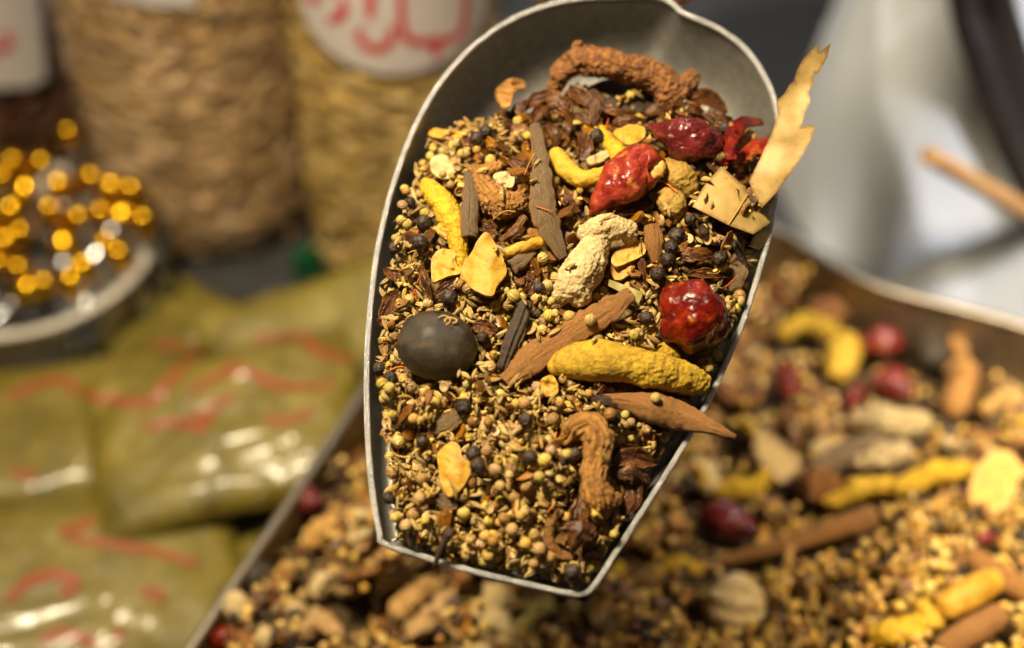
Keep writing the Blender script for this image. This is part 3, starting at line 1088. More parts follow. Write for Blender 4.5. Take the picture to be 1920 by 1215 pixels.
STROKES = [([(15, 748), (60, 726), (118, 714), (150, 735), (215, 752), (280, 754), (318, 716), (350, 684), (388, 664)], 20),
           ([(285, 648), (335, 652), (388, 664)], 17), ([(478, 632), (512, 642), (560, 630), (600, 662), (665, 676)], 19),
           ([(420, 702), (462, 698), (502, 716), (560, 728), (625, 720)], 19), ([(356, 738), (398, 712), (446, 682)], 16),
           ([(268, 806), (330, 792), (378, 804), (402, 762), (440, 742)], 18), ([(498, 786), (540, 790), (590, 770)], 16),
           ([(360, 772), (385, 788)], 20), ([(15, 1128), (55, 1092), (100, 1078), (140, 1094), (118, 1120)], 26),
           ([(75, 1205), (110, 1188), (150, 1196), (185, 1212)], 22), ([(110, 1000), (150, 988), (178, 974)], 20),
           ([(130, 1012), (200, 1020), (290, 1036), (375, 1058)], 18), ([(268, 1108), (310, 1122)], 24), ([(215, 1205), (228, 1180)], 18), ([(20, 880), (70, 900)], 16)]
for pts, w in STROKES:
    px = crom(pts, len(pts) * 6)
    runs = {}
    for x, y in px:
        p, n, fi, d = pbvh.ray_cast(CAM, raydir(x, y).normalized())
        if p is None:
            continue
        if n.dot(raydir(x, y)) > 0:
            n = -n
        runs.setdefault(wi[fi], []).append((p, n))
    for k, hp in runs.items():
        if len(hp) < 3:
            continue
        root, Mx, g = pk[k]
        inv = Mx.inverted()
        gg = ribbon([inv @ p for p, n in hp], [(inv.to_3x3() @ n).normalized() for p, n in hp], w * pxsize(hp[0][0]), 0.0012)
        obj('red_lettering', to_mesh('red_lettering', gg), M['print'], root)

# ------------------------------------------------------------------ white sack, strap, spoon, green scrap
M['cloth'] = simple('white_cloth', (0.70, 0.74, 0.80), rough=0.85, bump=0.25, scale=1.0, var=0.05)
M['strap'] = simple('black_strap', (0.022, 0.019, 0.018), rough=0.4, coat=0.2, var=0.3, bump=0.2)
M['wood'] = organic('spoon_wood', [(0.34, 0.16, 0.05), (0.46, 0.245, 0.085), (0.52, 0.30, 0.11)], scale=1.0, rough=0.5, bump=0.3, bscale=3, stretch=(0.15, 2.5), var=0.03)
sb = at_z(1848, 364, 0.0)
SR0, SR1, SH = 0.185, 0.115, 0.36
V, F, U = [], [], []
nu, nv = 120, 60
for j in range(nv + 1):
    t = j / nv
    for i in range(nu):
        a = 2 * math.pi * i / nu
        rr = SR0 * (1 - t) + SR1 * t
        rr *= 1 + 0.05 * math.sin(math.pi * t)
        f = noise.noise(Vector((math.cos(a) * 2.2, math.sin(a) * 2.2, t * 1.1 + 4)))
        f2 = 1 - abs(noise.noise(Vector((math.cos(a + t * 0.9) * 2.4, math.sin(a + t * 0.9) * 2.4, t * 0.8)))) * 2
        rr *= 1 + 0.10 * f + 0.03 * max(0, f2) ** 2
        rr *= 1 + 0.022 * math.exp(-((t - 0.62 - 0.16 * math.cos(a + 1.9)) / 0.035) ** 2)
        V.append((rr * math.cos(a), rr * math.sin(a), t * SH)); U.append((a, t, 0))
for j in range(nv):
    for i in range(nu):
        i2 = (i + 1) % nu
        F.append((j * nu + i, j * nu + i2, (j + 1) * nu + i2, (j + 1) * nu + i))
V.append((0, 0, SH + 0.02)); U.append((0, 1, 0))
for i in range(nu):
    F.append((nv * nu + i, nv * nu + (i + 1) % nu, len(V) - 1))
sg = G(V, F, U)
obj('cloth_sack', to_mesh('cloth_sack', sg), M['cloth'], M=Matrix.Translation(sb), label='white cloth sack with soft folds behind the spice tray', cat='sack')
sbvh = BVHTree.FromPolygons([tuple(Vector(v) + sb) for v in sg.V], sg.F)


def on_sack(px, py, lift):
    d = raydir(px, py).normalized()
    p, n, fi, dist = sbvh.ray_cast(CAM, d)
    if p is None:
        return None
    return p + n * lift, n


spts = [on_sack(x, y, 0.004) for x, y in crom([(1838, -40), (1846, 20), (1862, 80), (1884, 150), (1910, 220), (1940, 290), (1980, 360), (2030, 430), (2090, 500)], 40)]
spts = [s for s in spts if s]
V, F, U = [], [], []
for i, (p, n) in enumerate(spts):
    t = (spts[min(i + 1, len(spts) - 1)][0] - spts[max(i - 1, 0)][0]).normalized()
    s = t.cross(n).normalized()
    for (k, h) in ((-1, 0), (-0.95, 0.005), (-0.4, 0.008), (-0.1, 0.004), (0.1, 0.004), (0.4, 0.009), (0.95, 0.005), (1, 0), (0.5, -0.003), (-0.5, -0.003)):
        V.append(tuple(p + s * k * 0.024 + n * h)); U.append((i, k, 0))
for i in range(len(spts) - 1):
    for k in range(10):
        k2 = (k + 1) % 10
        F.append((i * 10 + k, i * 10 + k2, (i + 1) * 10 + k2, (i + 1) * 10 + k))
F.append(tuple(range(10))); F.append(tuple(reversed(range((len(spts) - 1) * 10, len(spts) * 10))))
obj('black_strap', to_mesh('black_strap', G(V, F, U), sharp=50), M['strap'], label='black strap hanging down over the white cloth sack', cat='strap')

e1 = at_z(2090, 494, 0.022)
eb = on_sack(1742, 292, 0.0)[0]
for k in range(40):                       # lean the handle on the cloth without cutting into it
    e0 = eb - raydir(1742, 292).normalized() * (0.014 + 0.003 * k)
    dd_ = e0 - e1
    if sbvh.ray_cast(e1, dd_.normalized(), dd_.length)[0] is None and sbvh.find_nearest(e1.lerp(e0, 0.5))[3] > 0.012:
        break
e0v, e1v = Vector(e0), Vector(e1)
dv = (e1v - e0v).normalized()
spoon = obj('wooden_spoon', None, M=Matrix.Translation(e1v), label='brown wooden spoon handle pointing across the white sack', cat='spoon')
g = tube([e0v - e1v, (e0v - e1v) * 0.5, dv * 0.0], [0.0085, 0.0095, 0.0105], 16, 24, flat=0.8, roundcap=False)
obj('handle', to_mesh('handle', g, sharp=40), M['wood'], spoon)
g = sphere(24, 16, 1.0)
g.V = g.V * np.array((0.036, 0.026, 0.012)); g.V[:, 2] -= 0.010 * (1 - (g.V[:, 0] / 0.036) ** 2)
obj('spoon_bowl', to_mesh('spoon_bowl', G().add(g, Matrix.Translation(dv * 0.030) @ Matrix.Rotation(math.atan2(dv.y, dv.x), 4, 'Z'))), M['wood'], spoon)
M['green'] = simple('green_plastic', (0.006, 0.085, 0.03), rough=0.4, var=0.2)
gp = at_z(580, 568, 0.0)
g = box(0.022, 0.012, 0.032)
obj('green_box', to_mesh('green_box', g, smooth=False), M['green'], M=Matrix.Translation(gp + Vector((-0.004, 0.03, 0.0165))) @ Matrix.Rotation(0.5, 4, 'Z'),
    label='small green box in the dark gap between two jars', cat='box')

#PART3
# ================================================================== grain shapes
def g_coriander(seed):
    random.seed(seed)
    el = random.uniform(0.98, 1.18)
    g = sphere(22, 12, 1.0)
    V = []
    for v, u in zip(g.V, g.U):
        th = u[0] * math.pi
        k = 1 + 0.055 * math.cos(11 * u[1]) * math.sin(th) + 0.10 * noise.noise(Vector(v) * 1.2 + Vector((seed, 0, 0)))
        z = v[2] * el
        if u[0] == 0:
            z += 0.22
        V.append((v[0] * k, v[1] * k, z))
    g.V = np.array(V) * 0.00225
    return g


def g_coriander_half(seed):
    """split husk: a cup with a paler hollow"""
    random.seed(seed)
    n = 18
    prof = [(0.02, -0.62), (0.5, -0.52), (0.82, -0.25), (0.98, 0.05), (0.94, 0.10), (0.80, 0.02), (0.5, -0.16), (0.02, -0.20)]
    V, F, U = [], [], []
    for j, (r, z) in enumerate(prof):
        for i in range(n):
            a = 2 * math.pi * i / n
            k = 1 + 0.04 * noise.noise(Vector((math.cos(a), math.sin(a), seed)))
            V.append((r * k * math.cos(a) * 1.15, r * k * math.sin(a), z)); U.append((j, a, 1.0 if j < 4 else 0.0))
    for j in range(len(prof) - 1):
        for i in range(n):
            i2 = (i + 1) % n
            F.append((j * n + i, j * n + i2, (j + 1) * n + i2, (j + 1) * n + i))
    F.append(tuple(reversed(range(n)))); F.append(tuple((len(prof) - 1) * n + i for i in range(n)))
    g = G(np.array(V) * 0.0023, F, U)
    return g


def g_cumin(seed):
    random.seed(seed)
    L = random.uniform(0.0026, 0.0036)
    bend = random.uniform(-0.0006, 0.0006)
    pts = [(x * L, bend * (1 - x * x), 0) for x in (-1.0, -0.75, -0.35, 0.1, 0.5, 0.8, 1.0, 1.12)]
    w = random.uniform(0.00075, 0.0010)
    g = tube(pts, [0.00018, 0.55 * w, 0.95 * w, w, 0.85 * w, 0.5 * w, 0.22 * w, 0.12 * w], 14, 14, roundcap=False)
    for i, (v, u) in enumerate(zip(g.V, g.U)):
        k = 1 + 0.09 * math.cos(7 * u[1])
        g.V[i] = (v[0], v[1] * k, v[2] * k * 0.85)
    return g


def g_pepper(seed):
    g = sphere(26, 18, 1.0)
    V = []
    for v in g.V:
        rr = rid(v, 2.4, seed * 3.7, 2)
        cz = max(0, 1 - abs(noise.noise(Vector(v) * 2.3 + Vector((seed * 5.1, 1, 3)))) * 3.2)
        V.append(np.array(v) * (1.06 - 0.24 * cz + 0.05 * min(rr, 1.4) + 0.06 * noise.noise(Vector(v) * 1.1 + Vector((seed, 2, 1)))))
    g.V = np.array(V) * 0.0027
    return g


def g_clove(seed):
    random.seed(seed)
    L = random.uniform(0.006, 0.009)
    g = tube([(-L, 0, 0), (-L * 0.3, 0.0003, 0), (L * 0.5, 0, 0.0002), (L * 0.85, 0, 0), (L, 0, 0)], [0.0009, 0.0013, 0.0016, 0.0021, 0.0016], 14, 22)
    return displace(g, lambda v, u: 0.0003 * fn(v, 600, seed) + 0.00012 * math.cos(5 * u[1]))


def g_shard(seed):
    random.seed(seed)
    k = random.randint(5, 7)
    lx, ly = random.uniform(0.0035, 0.0075), random.uniform(0.002, 0.004)
    poly = []
    for i in range(k):
        a = 2 * math.pi * (i + random.uniform(-0.3, 0.3)) / k
        poly.append((lx * math.cos(a) * random.uniform(0.75, 1.1), ly * math.sin(a) * random.uniform(0.75, 1.1)))
    if np.sum([poly[i][0] * poly[(i + 1) % k][1] - poly[(i + 1) % k][0] * poly[i][1] for i in range(k)]) < 0:
        poly = poly[::-1]
    cu = random.uniform(-70, 70); tw = random.uniform(-40, 40)
    th = random.uniform(0.0008, 0.0018)
    g = sheet(poly, 0.0011, lambda x, y: ((x, y, cu * y * y + tw * x * y + 0.0006 * noise.noise(Vector((x * 400, y * 400, seed)))), (0, 0, 1)), th)
    g.U[:, 2] = 0
    return g


def g_thread(seed, L=0.0045, r=0.00030):
    random.seed(seed)
    L *= random.uniform(0.7, 1.3)
    p = [(-L, 0, 0), (-L * 0.3, random.uniform(-1, 1) * L * 0.25, 0.0003), (L * 0.4, random.uniform(-1, 1) * L * 0.3, 0.0002), (L, random.uniform(-1, 1) * L * 0.2, 0)]
    return tube(p, [r * 0.6, r, r * 1.1, r * 1.5], 7, 14, roundcap=False)


PROTO = {'coriander': [g_coriander(s) for s in range(8)], 'half': [g_coriander_half(s) for s in range(4)], 'cumin': [g_cumin(s) for s in range(8)],
         'pepper': [g_pepper(s) for s in range(6)], 'clove': [g_clove(s) for s in range(4)], 'shard': [g_shard(s) for s in range(14)],
         'saffron': [g_thread(s) for s in range(6)], 'straw': [g_thread(s + 20, 0.005, 0.0003) for s in range(5)]}
MATK = {'coriander': 'coriander', 'half': 'coriander_half', 'cumin': 'cumin', 'pepper': 'pepper', 'clove': 'clove', 'shard': 'shard', 'saffron': 'saffron', 'straw': 'straw'}
MESHP = {k: [to_mesh(k, g, sharp=(35 if k in ('shard',) else None)) for g in v] for k, v in PROTO.items()}
for k, v in MESHP.items():
    for me in v:
        me.materials.append(M[MATK[k]])


# ================================================================== spices in the tray
def blob(tubes, vox, disp=None, smooth=2, nseg=20):
    g = G()
    for t in tubes:
        g.add(tube(t[0], t[1], nseg, flat=t[2] if len(t) > 2 else 1.0))
    g = remesh(g, vox, smooth)
    axis_uvw(g, tubes[0][0])
    if disp:
        displace(g, disp)
    return g


def place_local(name, g, mat, label, cat, group=None, base=None, sharp=None, kind=None):
    """geometry in the scoop's frame -> a top-level object with its origin in the geometry"""
    c = g.V.mean(0)
    gg = G(g.V - c, g.F, g.U)
    Mx = (base if base is not None else Matrix.Identity(4)) @ Matrix.Translation(Vector(c))
    return obj(name, to_mesh(name, gg, sharp=sharp), mat, M=Mx, label=label, cat=cat, group=group, kind=kind)


def tpath(pts):
    """[(px, py, lift in mm, radius px)] on the tray heap -> path, radii"""
    path, rad = [], []
    for px, py, dz, r in pts:
        p = T(px, py, dz / 1000)
        path.append(p); rad.append(r * pxsize(p))
    return path, rad


def rough_root(seed, amp=0.0012, sc=160):
    return lambda v, u: amp * fn(v, sc, seed) + amp * 0.5 * fn(v, sc * 3.3, seed + 4)


TRAY_BIG = [  # name, material, category, label, path
    ('dried_chilli', 'chilli', 'chilli', 'round glossy red chilli highest in the tray, beside the dark lime', [(1632, 640, 14, 26), (1652, 642, 14, 36), (1678, 640, 14, 24)]),
    ('dried_chilli', 'chilli', 'chilli', 'dark red chilli lying just below the highest chilli in the tray', [(1645, 712, 12, 22), (1672, 722, 12, 38), (1700, 735, 12, 22)]),
    ('dried_chilli', 'chilli', 'chilli', 'small red chilli tip pointing up beside the beige ginger in the tray', [(1590, 765, 8, 16), (1602, 742, 9, 20), (1618, 728, 8, 12)]),
    ('dried_chilli', 'chilli', 'chilli', 'brownish red chilli in the tray right of the scoop bark', [(1472, 690, 10, 18), (1478, 720, 10, 28), (1480, 745, 10, 20)]),
    ('dried_chilli', 'chilli_dark', 'chilli', 'dark purple-red chilli above the long cinnamon stick in the tray', [(1325, 965, 8, 26), (1365, 975, 10, 38), (1405, 990, 8, 24)]),
    ('dried_chilli', 'chilli_dark', 'chilli', 'dark red chilli beside the left metal edge of the tray', [(566, 935, 8, 20), (580, 938, 9, 27), (594, 940, 8, 18)]),
    ('dried_chilli', 'chilli', 'chilli', 'red chilli peeping out left of the scoop lip corner', [(688, 1010, 10, 24), (705, 1012, 10, 32), (725, 1015, 10, 22)]),
    ('dried_chilli', 'chilli', 'chilli', 'tiny red chilli among the yellow seeds at the right edge', [(1838, 1012, 6, 12), (1852, 1010, 6, 16), (1862, 1006, 6, 10)]),
    ('dried_chilli', 'chilli', 'chilli', 'red-orange chilli in the bottom left corner of the tray', [(395, 1195, 8, 18), (420, 1190, 9, 24), (440, 1180, 8, 14)]),
    ('black_lime', 'lime', 'dried lime', 'dark dried lime at the back of the tray', [(1738, 640, 12, 26), (1745, 655, 13, 36), (1752, 672, 12, 26)]),
    ('turmeric_finger', 'turmeric_bright', 'turmeric', 'short upright yellow turmeric finger between the tray chillies', [(1590, 640, 14, 22), (1580, 665, 14, 30), (1572, 700, 10, 22)]),
    ('turmeric_finger', 'turmeric', 'turmeric', 'olive yellow turmeric finger at the dark back of the tray', [(1470, 625, 12, 14), (1510, 605, 14, 20), (1560, 620, 12, 15)]),
    ('turmeric_finger', 'turmeric_bright', 'turmeric', 'long bright yellow turmeric finger in the middle of the tray', [(1560, 938, 8, 18), (1620, 915, 10, 22), (1660, 905, 10, 18)]),
    ('turmeric_finger', 'turmeric_bright', 'turmeric', 'bright yellow turmeric finger beside the oval tan slice', [(1680, 915, 8, 18), (1740, 890, 11, 22), (1815, 882, 8, 17)]),
    ('turmeric_finger', 'turmeric', 'turmeric', 'yellow turmeric finger nearest to the scoop rim in the tray', [(1340, 920, 6, 14), (1400, 912, 8, 19), (1450, 890, 6, 14)]),
    ('turmeric_finger', 'turmeric_bright', 'turmeric', 'bright yellow turmeric piece along the bottom right of the picture', [(1640, 1195, 6, 18), (1690, 1185, 8, 26), (1730, 1170, 6, 18)]),
    ('turmeric_finger', 'turmeric_bright', 'turmeric', 'small yellow turmeric bit left of the orange stick pair', [(1728, 1140, 6, 14), (1745, 1155, 7, 18), (1752, 1175, 6, 14)]),
    ('turmeric_finger', 'turmeric', 'turmeric', 'small dull yellow turmeric below the dark chilli', [(1255, 1060, 5, 12), (1280, 1060, 6, 15), (1310, 1068, 5, 11)]),
    ('cinnamon_stick', 'bark_red', 'cinnamon', 'long orange-brown cinnamon stick lying across the tray', [(1352, 1052, 5, 10), (1440, 1030, 9, 15), (1540, 1000, 12, 20), (1632, 968, 12, 22)]),
    ('cinnamon_stick', 'bark_red', 'cinnamon', 'thick cinnamon stick running off the right edge', [(1825, 1045, 9, 20), (1880, 1085, 10, 24), (1950, 1125, 8, 22)]),
    ('cinnamon_stick', 'slice', 'cinnamon', 'stubby orange stick, upper of the pair in the lower right', [(1775, 1140, 9, 26), (1815, 1115, 11, 30), (1860, 1090, 9, 26)]),
    ('cinnamon_stick', 'bark_red', 'cinnamon', 'brown-orange stick, lower of the pair in the lower right', [(1770, 1215, 8, 22), (1820, 1185, 10, 26), (1870, 1155, 8, 24)]),
    ('cinnamon_stick', 'bark', 'cinnamon', 'dull brown bark stick behind the orange chunk in the tray', [(1530, 880, 9, 20), (1590, 850, 12, 26), (1650, 830, 10, 22)]),
    ('ginger_root', 'ginger', 'ginger', 'pale beige ginger block below the tray chillies', [(1610, 788, 12, 24), (1660, 792, 14, 28), (1728, 795, 12, 22)]),
    ('ginger_root', 'ginger', 'ginger', 'pale ginger lump near the scoop rim in the tray', [(1315, 865, 8, 18), (1322, 890, 9, 26), (1330, 915, 8, 18)]),
    ('ginger_root', 'ginger', 'ginger', 'flat beige ginger piece under the ginger block', [(1610, 868, 10, 14), (1660, 852, 12, 20), (1700, 845, 10, 14)]),
    ('dried_root', 'root', 'root', 'orange-brown cut root chunk left of the turmeric in the tray', [(1512, 905, 12, 26), (1535, 905, 14, 34), (1560, 905, 12, 26)]),
    ('dried_root', 'root', 'root', 'brown round root slice standing at the dark back of the tray', [(1535, 585, 18, 24), (1550, 588, 18, 34), (1568, 592, 18, 24)]),
    ('dried_root', 'root_fibre', 'root', 'curled brown root arching beside the dried lime in the tray', [(1760, 622, 14, 12), (1790, 640, 20, 16), (1800, 670, 16, 14), (1790, 700, 8, 12)]),
    ('dried_root', 'root_fibre', 'root', 'tall orange root piece at the back right of the tray', [(1790, 770, 8, 18), (1800, 735, 14, 24), (1815, 690, 16, 18)]),
    ('dried_root', 'tan', 'root', 'curved tan root at the right edge of the tray', [(1850, 770, 12, 14), (1885, 745, 16, 17), (1910, 790, 12, 17), (1900, 830, 8, 11)]),
    ('ribbed_nut', 'ginger', 'nut', 'ribbed tan nut lying right below the scoop lip', [(1350, 1130, 8, 38), (1378, 1132, 12, 56), (1405, 1135, 8, 38)]),
    ('ginger_root', 'ginger', 'ginger', 'grey-tan knobbly ginger standing below the scoop lip', [(935, 1195, 6, 40), (925, 1150, 10, 28), (935, 1125, 12, 34)]),
    ('dried_root', 'leaf_green', 'root', 'slim yellow-green root below the scoop lip corner', [(980, 1178, 6, 12), (1010, 1145, 8, 15), (1030, 1128, 6, 10)]),
    ('ginger_root', 'ginger', 'ginger', 'knobbly beige ginger below the right scoop edge', [(1130, 1140, 8, 28), (1155, 1165, 10, 30), (1195, 1180, 8, 24)]),
    ('ginger_root', 'tan', 'ginger', 'large beige root chunk at the left of the tray', [(585, 1010, 9, 21), (620, 990, 11, 24), (650, 1010, 8, 18)]),
    ('ginger_root', 'tan', 'ginger', 'tan ridged root below the left scoop corner', [(745, 1150, 8, 18), (775, 1115, 11, 21), (830, 1085, 9, 18)]),
    ('ginger_root', 'tan', 'ginger', 'tan broken root at the bottom centre left', [(770, 1185, 7, 17), (810, 1160, 10, 23), (840, 1120, 8, 18)]),
    ('ginger_root', 'ginger', 'ginger', 'pale yellow root knob left of the tan ridged root', [(710, 1095, 7, 14), (735, 1082, 9, 18), (770, 1075, 7, 12)]),
    ('ginger_root', 'tan', 'ginger', 'orange-tan root slice near the tray left edge', [(545, 1060, 8, 14), (530, 1075, 9, 18), (520, 1090, 7, 12)]),
    ('black_lime', 'lime', 'dried lime', 'black lime beside the left metal edge of the tray', [(465, 1085, 7, 30), (480, 1080, 9, 38), (498, 1078, 7, 28)]),
    ('dried_root', 'tan', 'root', 'beige root piece at the lower left of the tray', [(570, 1180, 7, 15), (605, 1165, 9, 21), (635, 1190, 7, 15)]),
]
tray_top = []
for i, (nm, mt, cat, lab, pts) in enumerate(TRAY_BIG):
    path, rad = tpath(pts)
    if nm == 'ribbed_nut':
        g = blob([(path, rad)], 0.0012)
        displace(g, lambda v, u: 0.0012 * math.cos(u[1] * 9) + 0.0006 * fn(v, 200, 3))
    elif nm == 'dried_chilli':
        g = blob([(path, rad)], 0.0010, lambda v, u: 0.0018 * fn(v, 90, i) - 0.0009 * rid(v, 110, i))
    elif nm == 'cinnamon_stick':
        g = blob([(path, rad)], 0.0011, lambda v, u: 0.0005 * fn(v, 200, i) + 0.0006 * noise.noise(Vector((u[0] * 0.4, math.cos(u[1]) * 2.5, math.sin(u[1]) * 2.5))))
    elif nm == 'black_lime':
        g = blob([(path, rad)], 0.0012, lambda v, u: 0.0004 * fn(v, 120, i))
    else:
        g = blob([(path, rad)], 0.0011, rough_root(i * 1.7, 0.0030, 105))
    place_local(nm, g, M[mt], lab, cat, 'whole spices lying in the tray')
    tray_top.append(g.V)

# flat pieces in the tray: pale bay leaf, oval tan slice
for nm, mt, cat, lab, poly, lift in (
        ('bay_leaf', 'leaf', 'leaf', 'pale pointed bay leaf piece lying in the tray', [(1418, 800), (1450, 815), (1500, 862), (1505, 880), (1465, 910), (1430, 880), (1412, 840)], 0.014),
        ('root_slice', 'slice', 'root slice', 'oval tan root slice tilted up at the right of the tray', [(1865 + 48 * math.cos(t) * 0.86 - 68 * math.sin(t) * 0.35, 905 + 66 * math.sin(t) * 0.9 + 44 * math.cos(t) * 0.3) for t in np.linspace(0, 2 * math.pi, 24, endpoint=False)], 0.018)):
    poly = np.array(poly)
    cx, cy = poly.mean(0)
    c = T(cx, cy, lift)
    nrm = (CAM - c).normalized() * 0.6 + Vector((0, 0, 0.5)); nrm.normalize()
    def mp(x, y, c=c, nrm=nrm):
        d = raydir(x, -y)
        t = (c - CAM).dot(nrm) / d.dot(nrm)
        return CAM + d * t, nrm
    fl = np.stack([poly[:, 0], -poly[:, 1]], 1)
    if np.sum(fl[:, 0] * np.roll(fl[:, 1], -1) - np.roll(fl[:, 0], -1) * fl[:, 1]) < 0:
        fl = fl[::-1]
    place_local(nm, sheet(fl, 14, mp, 0.0022), M[mt], lab, cat, 'whole spices lying in the tray', sharp=40)

# loose chunks and seeds strewn over the heap
CH = []
for s in range(3):
    random.seed(s + 50)
    q = lambda a: random.uniform(-a, a)
    CH.append(('dried_root', 'root', 'brown knobbly root chunk strewn over the tray heap', blob([([(-0.010, 0, 0), (0, q(.004), q(.002)), (0.011, q(.004), 0)], [0.005, 0.0062, 0.0045])], 0.0011, rough_root(s, 0.0026, 120))))
    CH.append(('ginger_root', 'ginger', 'beige ginger chunk strewn over the tray heap', blob([([(-0.009, 0, 0), (0, q(.004), 0), (0.010, q(.005), q(.003))], [0.0055, 0.0058, 0.005])], 0.0011, rough_root(s + 9, 0.0026, 120))))
    CH.append(('root_slice', 'tan', 'orange-tan dried slice strewn over the tray heap', blob([([(-0.008, 0, 0), (0.008, q(.003), 0)], [0.0065, 0.006], 0.35)], 0.001, rough_root(s + 19, 0.002, 130))))
    CH.append(('bark_piece', 'bark_red', 'orange-brown bark piece strewn over the tray heap', blob([([(-0.016, 0, 0), (0, q(.002), 0), (0.016, q(.003), 0)], [0.0042, 0.005, 0.004], 0.45)], 0.001, rough_root(s + 29, 0.0007, 180))))
    CH.append(('husk_piece', 'anise', 'dark brown husk piece strewn over the tray heap', blob([([(-0.009, 0, 0), (0, q(.003), 0.002), (0.010, q(.003), 0)], [0.003, 0.006, 0.003], 0.55)], 0.001, rough_root(s + 39, 0.0012, 200))))
    CH.append(('turmeric_bit', 'turmeric', 'yellow turmeric bit strewn over the tray heap', blob([([(-0.009, 0, 0), (0.009, q(.004), 0)], [0.004, 0.0045])], 0.001, rough_root(s + 49, 0.001, 200))))
CHM = [to_mesh(c[0], c[3]) for c in CH]
for c, me in zip(CH, CHM):
    me.materials.append(M[c[1]])

tc = 0.002
tnx, tny = int(0.80 / tc), int(0.62 / tc)
tx0, ty0 = -0.28, 0.30
ax = tx0 + tc * np.arange(tnx); ay = ty0 + tc * np.arange(tny)
gx, gy = np.meshgrid(ax, ay)
TD = poly_dist(tray_out, np.stack([gx.ravel(), gy.ravel()], 1)).reshape(gx.shape)
TH = np.full(gx.shape, -1.0)
for j in range(0, tny):
    for i in range(0, tnx):
        if TD[j, i] > 0:
            TH[j, i] = heap_d(ax[i], ay[j], TD[j, i]) - 0.006
TOCC = np.full(TH.shape, -1.0)
for Vv in tray_top:
    ii = ((Vv[:, 0] - tx0) / tc).astype(int).clip(0, tnx - 1); jj = ((Vv[:, 1] - ty0) / tc).astype(int).clip(0, tny - 1)
    np.maximum.at(TOCC, (jj, ii), Vv[:, 2])


def drop(Hm, x0, y0, cell, x, y, rx, rz):
    """height of the centre of a flattened ball of radius rx resting on the map"""
    k = max(1, int(rx / cell))
    i, j = int((x - x0) / cell), int((y - y0) / cell)
    if i - k < 0 or j - k < 0 or i + k >= Hm.shape[1] or j + k >= Hm.shape[0]:
        return None
    o = np.arange(-k, k + 1) * cell / rx
    d2 = o[:, None] ** 2 + o[None, :] ** 2
    cap = rz * np.sqrt(np.clip(1 - d2, 0, 1))
    win = Hm[j - k:j + k + 1, i - k:i + k + 1]
    z = np.max(np.where(d2 < 1, win + cap * 0.85, -9))
    return z, (slice(j - k, j + k + 1), slice(i - k, i + k + 1)), cap, d2


random.seed(11)
placed = 0
for t in range(8000):
    if placed >= 300:
        break
    px, py = random.uniform(380, 1990), random.uniform(560, 1290)
    seedy = px > 1380 and py > 930 and px + py > 2420
    if seedy and random.random() > 0.10:
        continue
    p = T(px, py, 0)
    r = drop(TH, tx0, ty0, tc, p.x, p.y, 0.009, 0.005)
    if r is None or r[0] < 0:
        continue
    z, sl, cap, d2 = r
    if TD[sl].min() < 0.002 or (TOCC[sl] > z - 0.002).any():
        continue
    left = px < 900
    w = [1.0, 1.3 if left else 0.7, 1.5 if left else 0.8, 0.9, 1.2, 0.4] * 3
    k = random.choices(range(len(CH)), weights=w)[0]
    nm, mt, lab, _ = CH[k]
    sc = random.uniform(0.7, 1.25)
    o = obj(nm, CHM[k], None, M=Matrix.Translation((p.x, p.y, z + 0.001)) @ Euler((random.uniform(-0.6, 0.6), random.uniform(-0.5, 0.5), random.uniform(0, 6.28))).to_matrix().to_4x4() @ Matrix.Scale(sc, 4),
            label=lab, cat={'dried_root': 'root', 'ginger_root': 'ginger', 'root_slice': 'root slice', 'bark_piece': 'bark', 'husk_piece': 'husk', 'turmeric_bit': 'turmeric'}[nm],
            group=lab.split(' strewn')[0] + 's strewn over the tray')
    TH[sl] = np.where(d2 < 1, np.maximum(TH[sl], z + cap), TH[sl])
    placed += 1
LOW = {'coriander': sphere(10, 7, 0.0025), 'cumin': PROTO['cumin'][0], 'pepper': sphere(10, 7, 0.0027, lambda v: 1 + 0.15 * noise.noise(Vector(v) * 2)), 'shard': PROTO['shard'][1]}
LOW['cumin'] = tube([(-0.003, 0, 0), (0, 0.0003, 0), (0.003, 0, 0)], [0.0003, 0.0009, 0.0003], 6, 6, roundcap=False)
acc = {k: [] for k in LOW}
for t in range(20000):
    px, py = random.uniform(300, 2150), random.uniform(540, 1600)
    seedy = px > 1400 and py > 900 and px + py > 2420
    if not seedy and random.random() < 0.45:
        continue
    p = T(px, py, 0)
    kind = random.choices(('coriander', 'cumin', 'pepper', 'shard'), weights=(6, 3, 0.5, 0.5) if seedy else (2.6, 3, 0.6, 1.3))[0]
    r = drop(TH, tx0, ty0, tc, p.x, p.y, 0.0027, 0.002)
    if r is None or r[0] < 0:
        continue
    z, sl, cap, d2 = r
    if TD[sl].min() < 0.001 or (TOCC[sl] > z).any():
        continue
    acc[kind].append((LOW[kind], Matrix.Translation((p.x, p.y, z)) @ Euler((random.uniform(-0.4, 0.4), random.uniform(-0.4, 0.4), random.uniform(0, 6.28))).to_matrix().to_4x4()))
    TH[sl] = np.where(d2 < 1, np.maximum(TH[sl], z + cap), TH[sl])
for k, (nm, lab) in {'coriander': ('coriander_seeds', 'yellow coriander seeds strewn over the heap in the tray'), 'cumin': ('cumin_seeds', 'thin brown cumin seeds strewn over the heap in the tray'),
                     'pepper': ('peppercorns', 'dark peppercorns strewn over the heap in the tray'), 'shard': ('husk_shards', 'brown husk shards strewn over the heap in the tray')}.items():
    obj(nm, to_mesh(nm, join(acc[k])), M['coriander_tray' if k == 'coriander' else k], label=lab, cat='spices', kind='stuff')

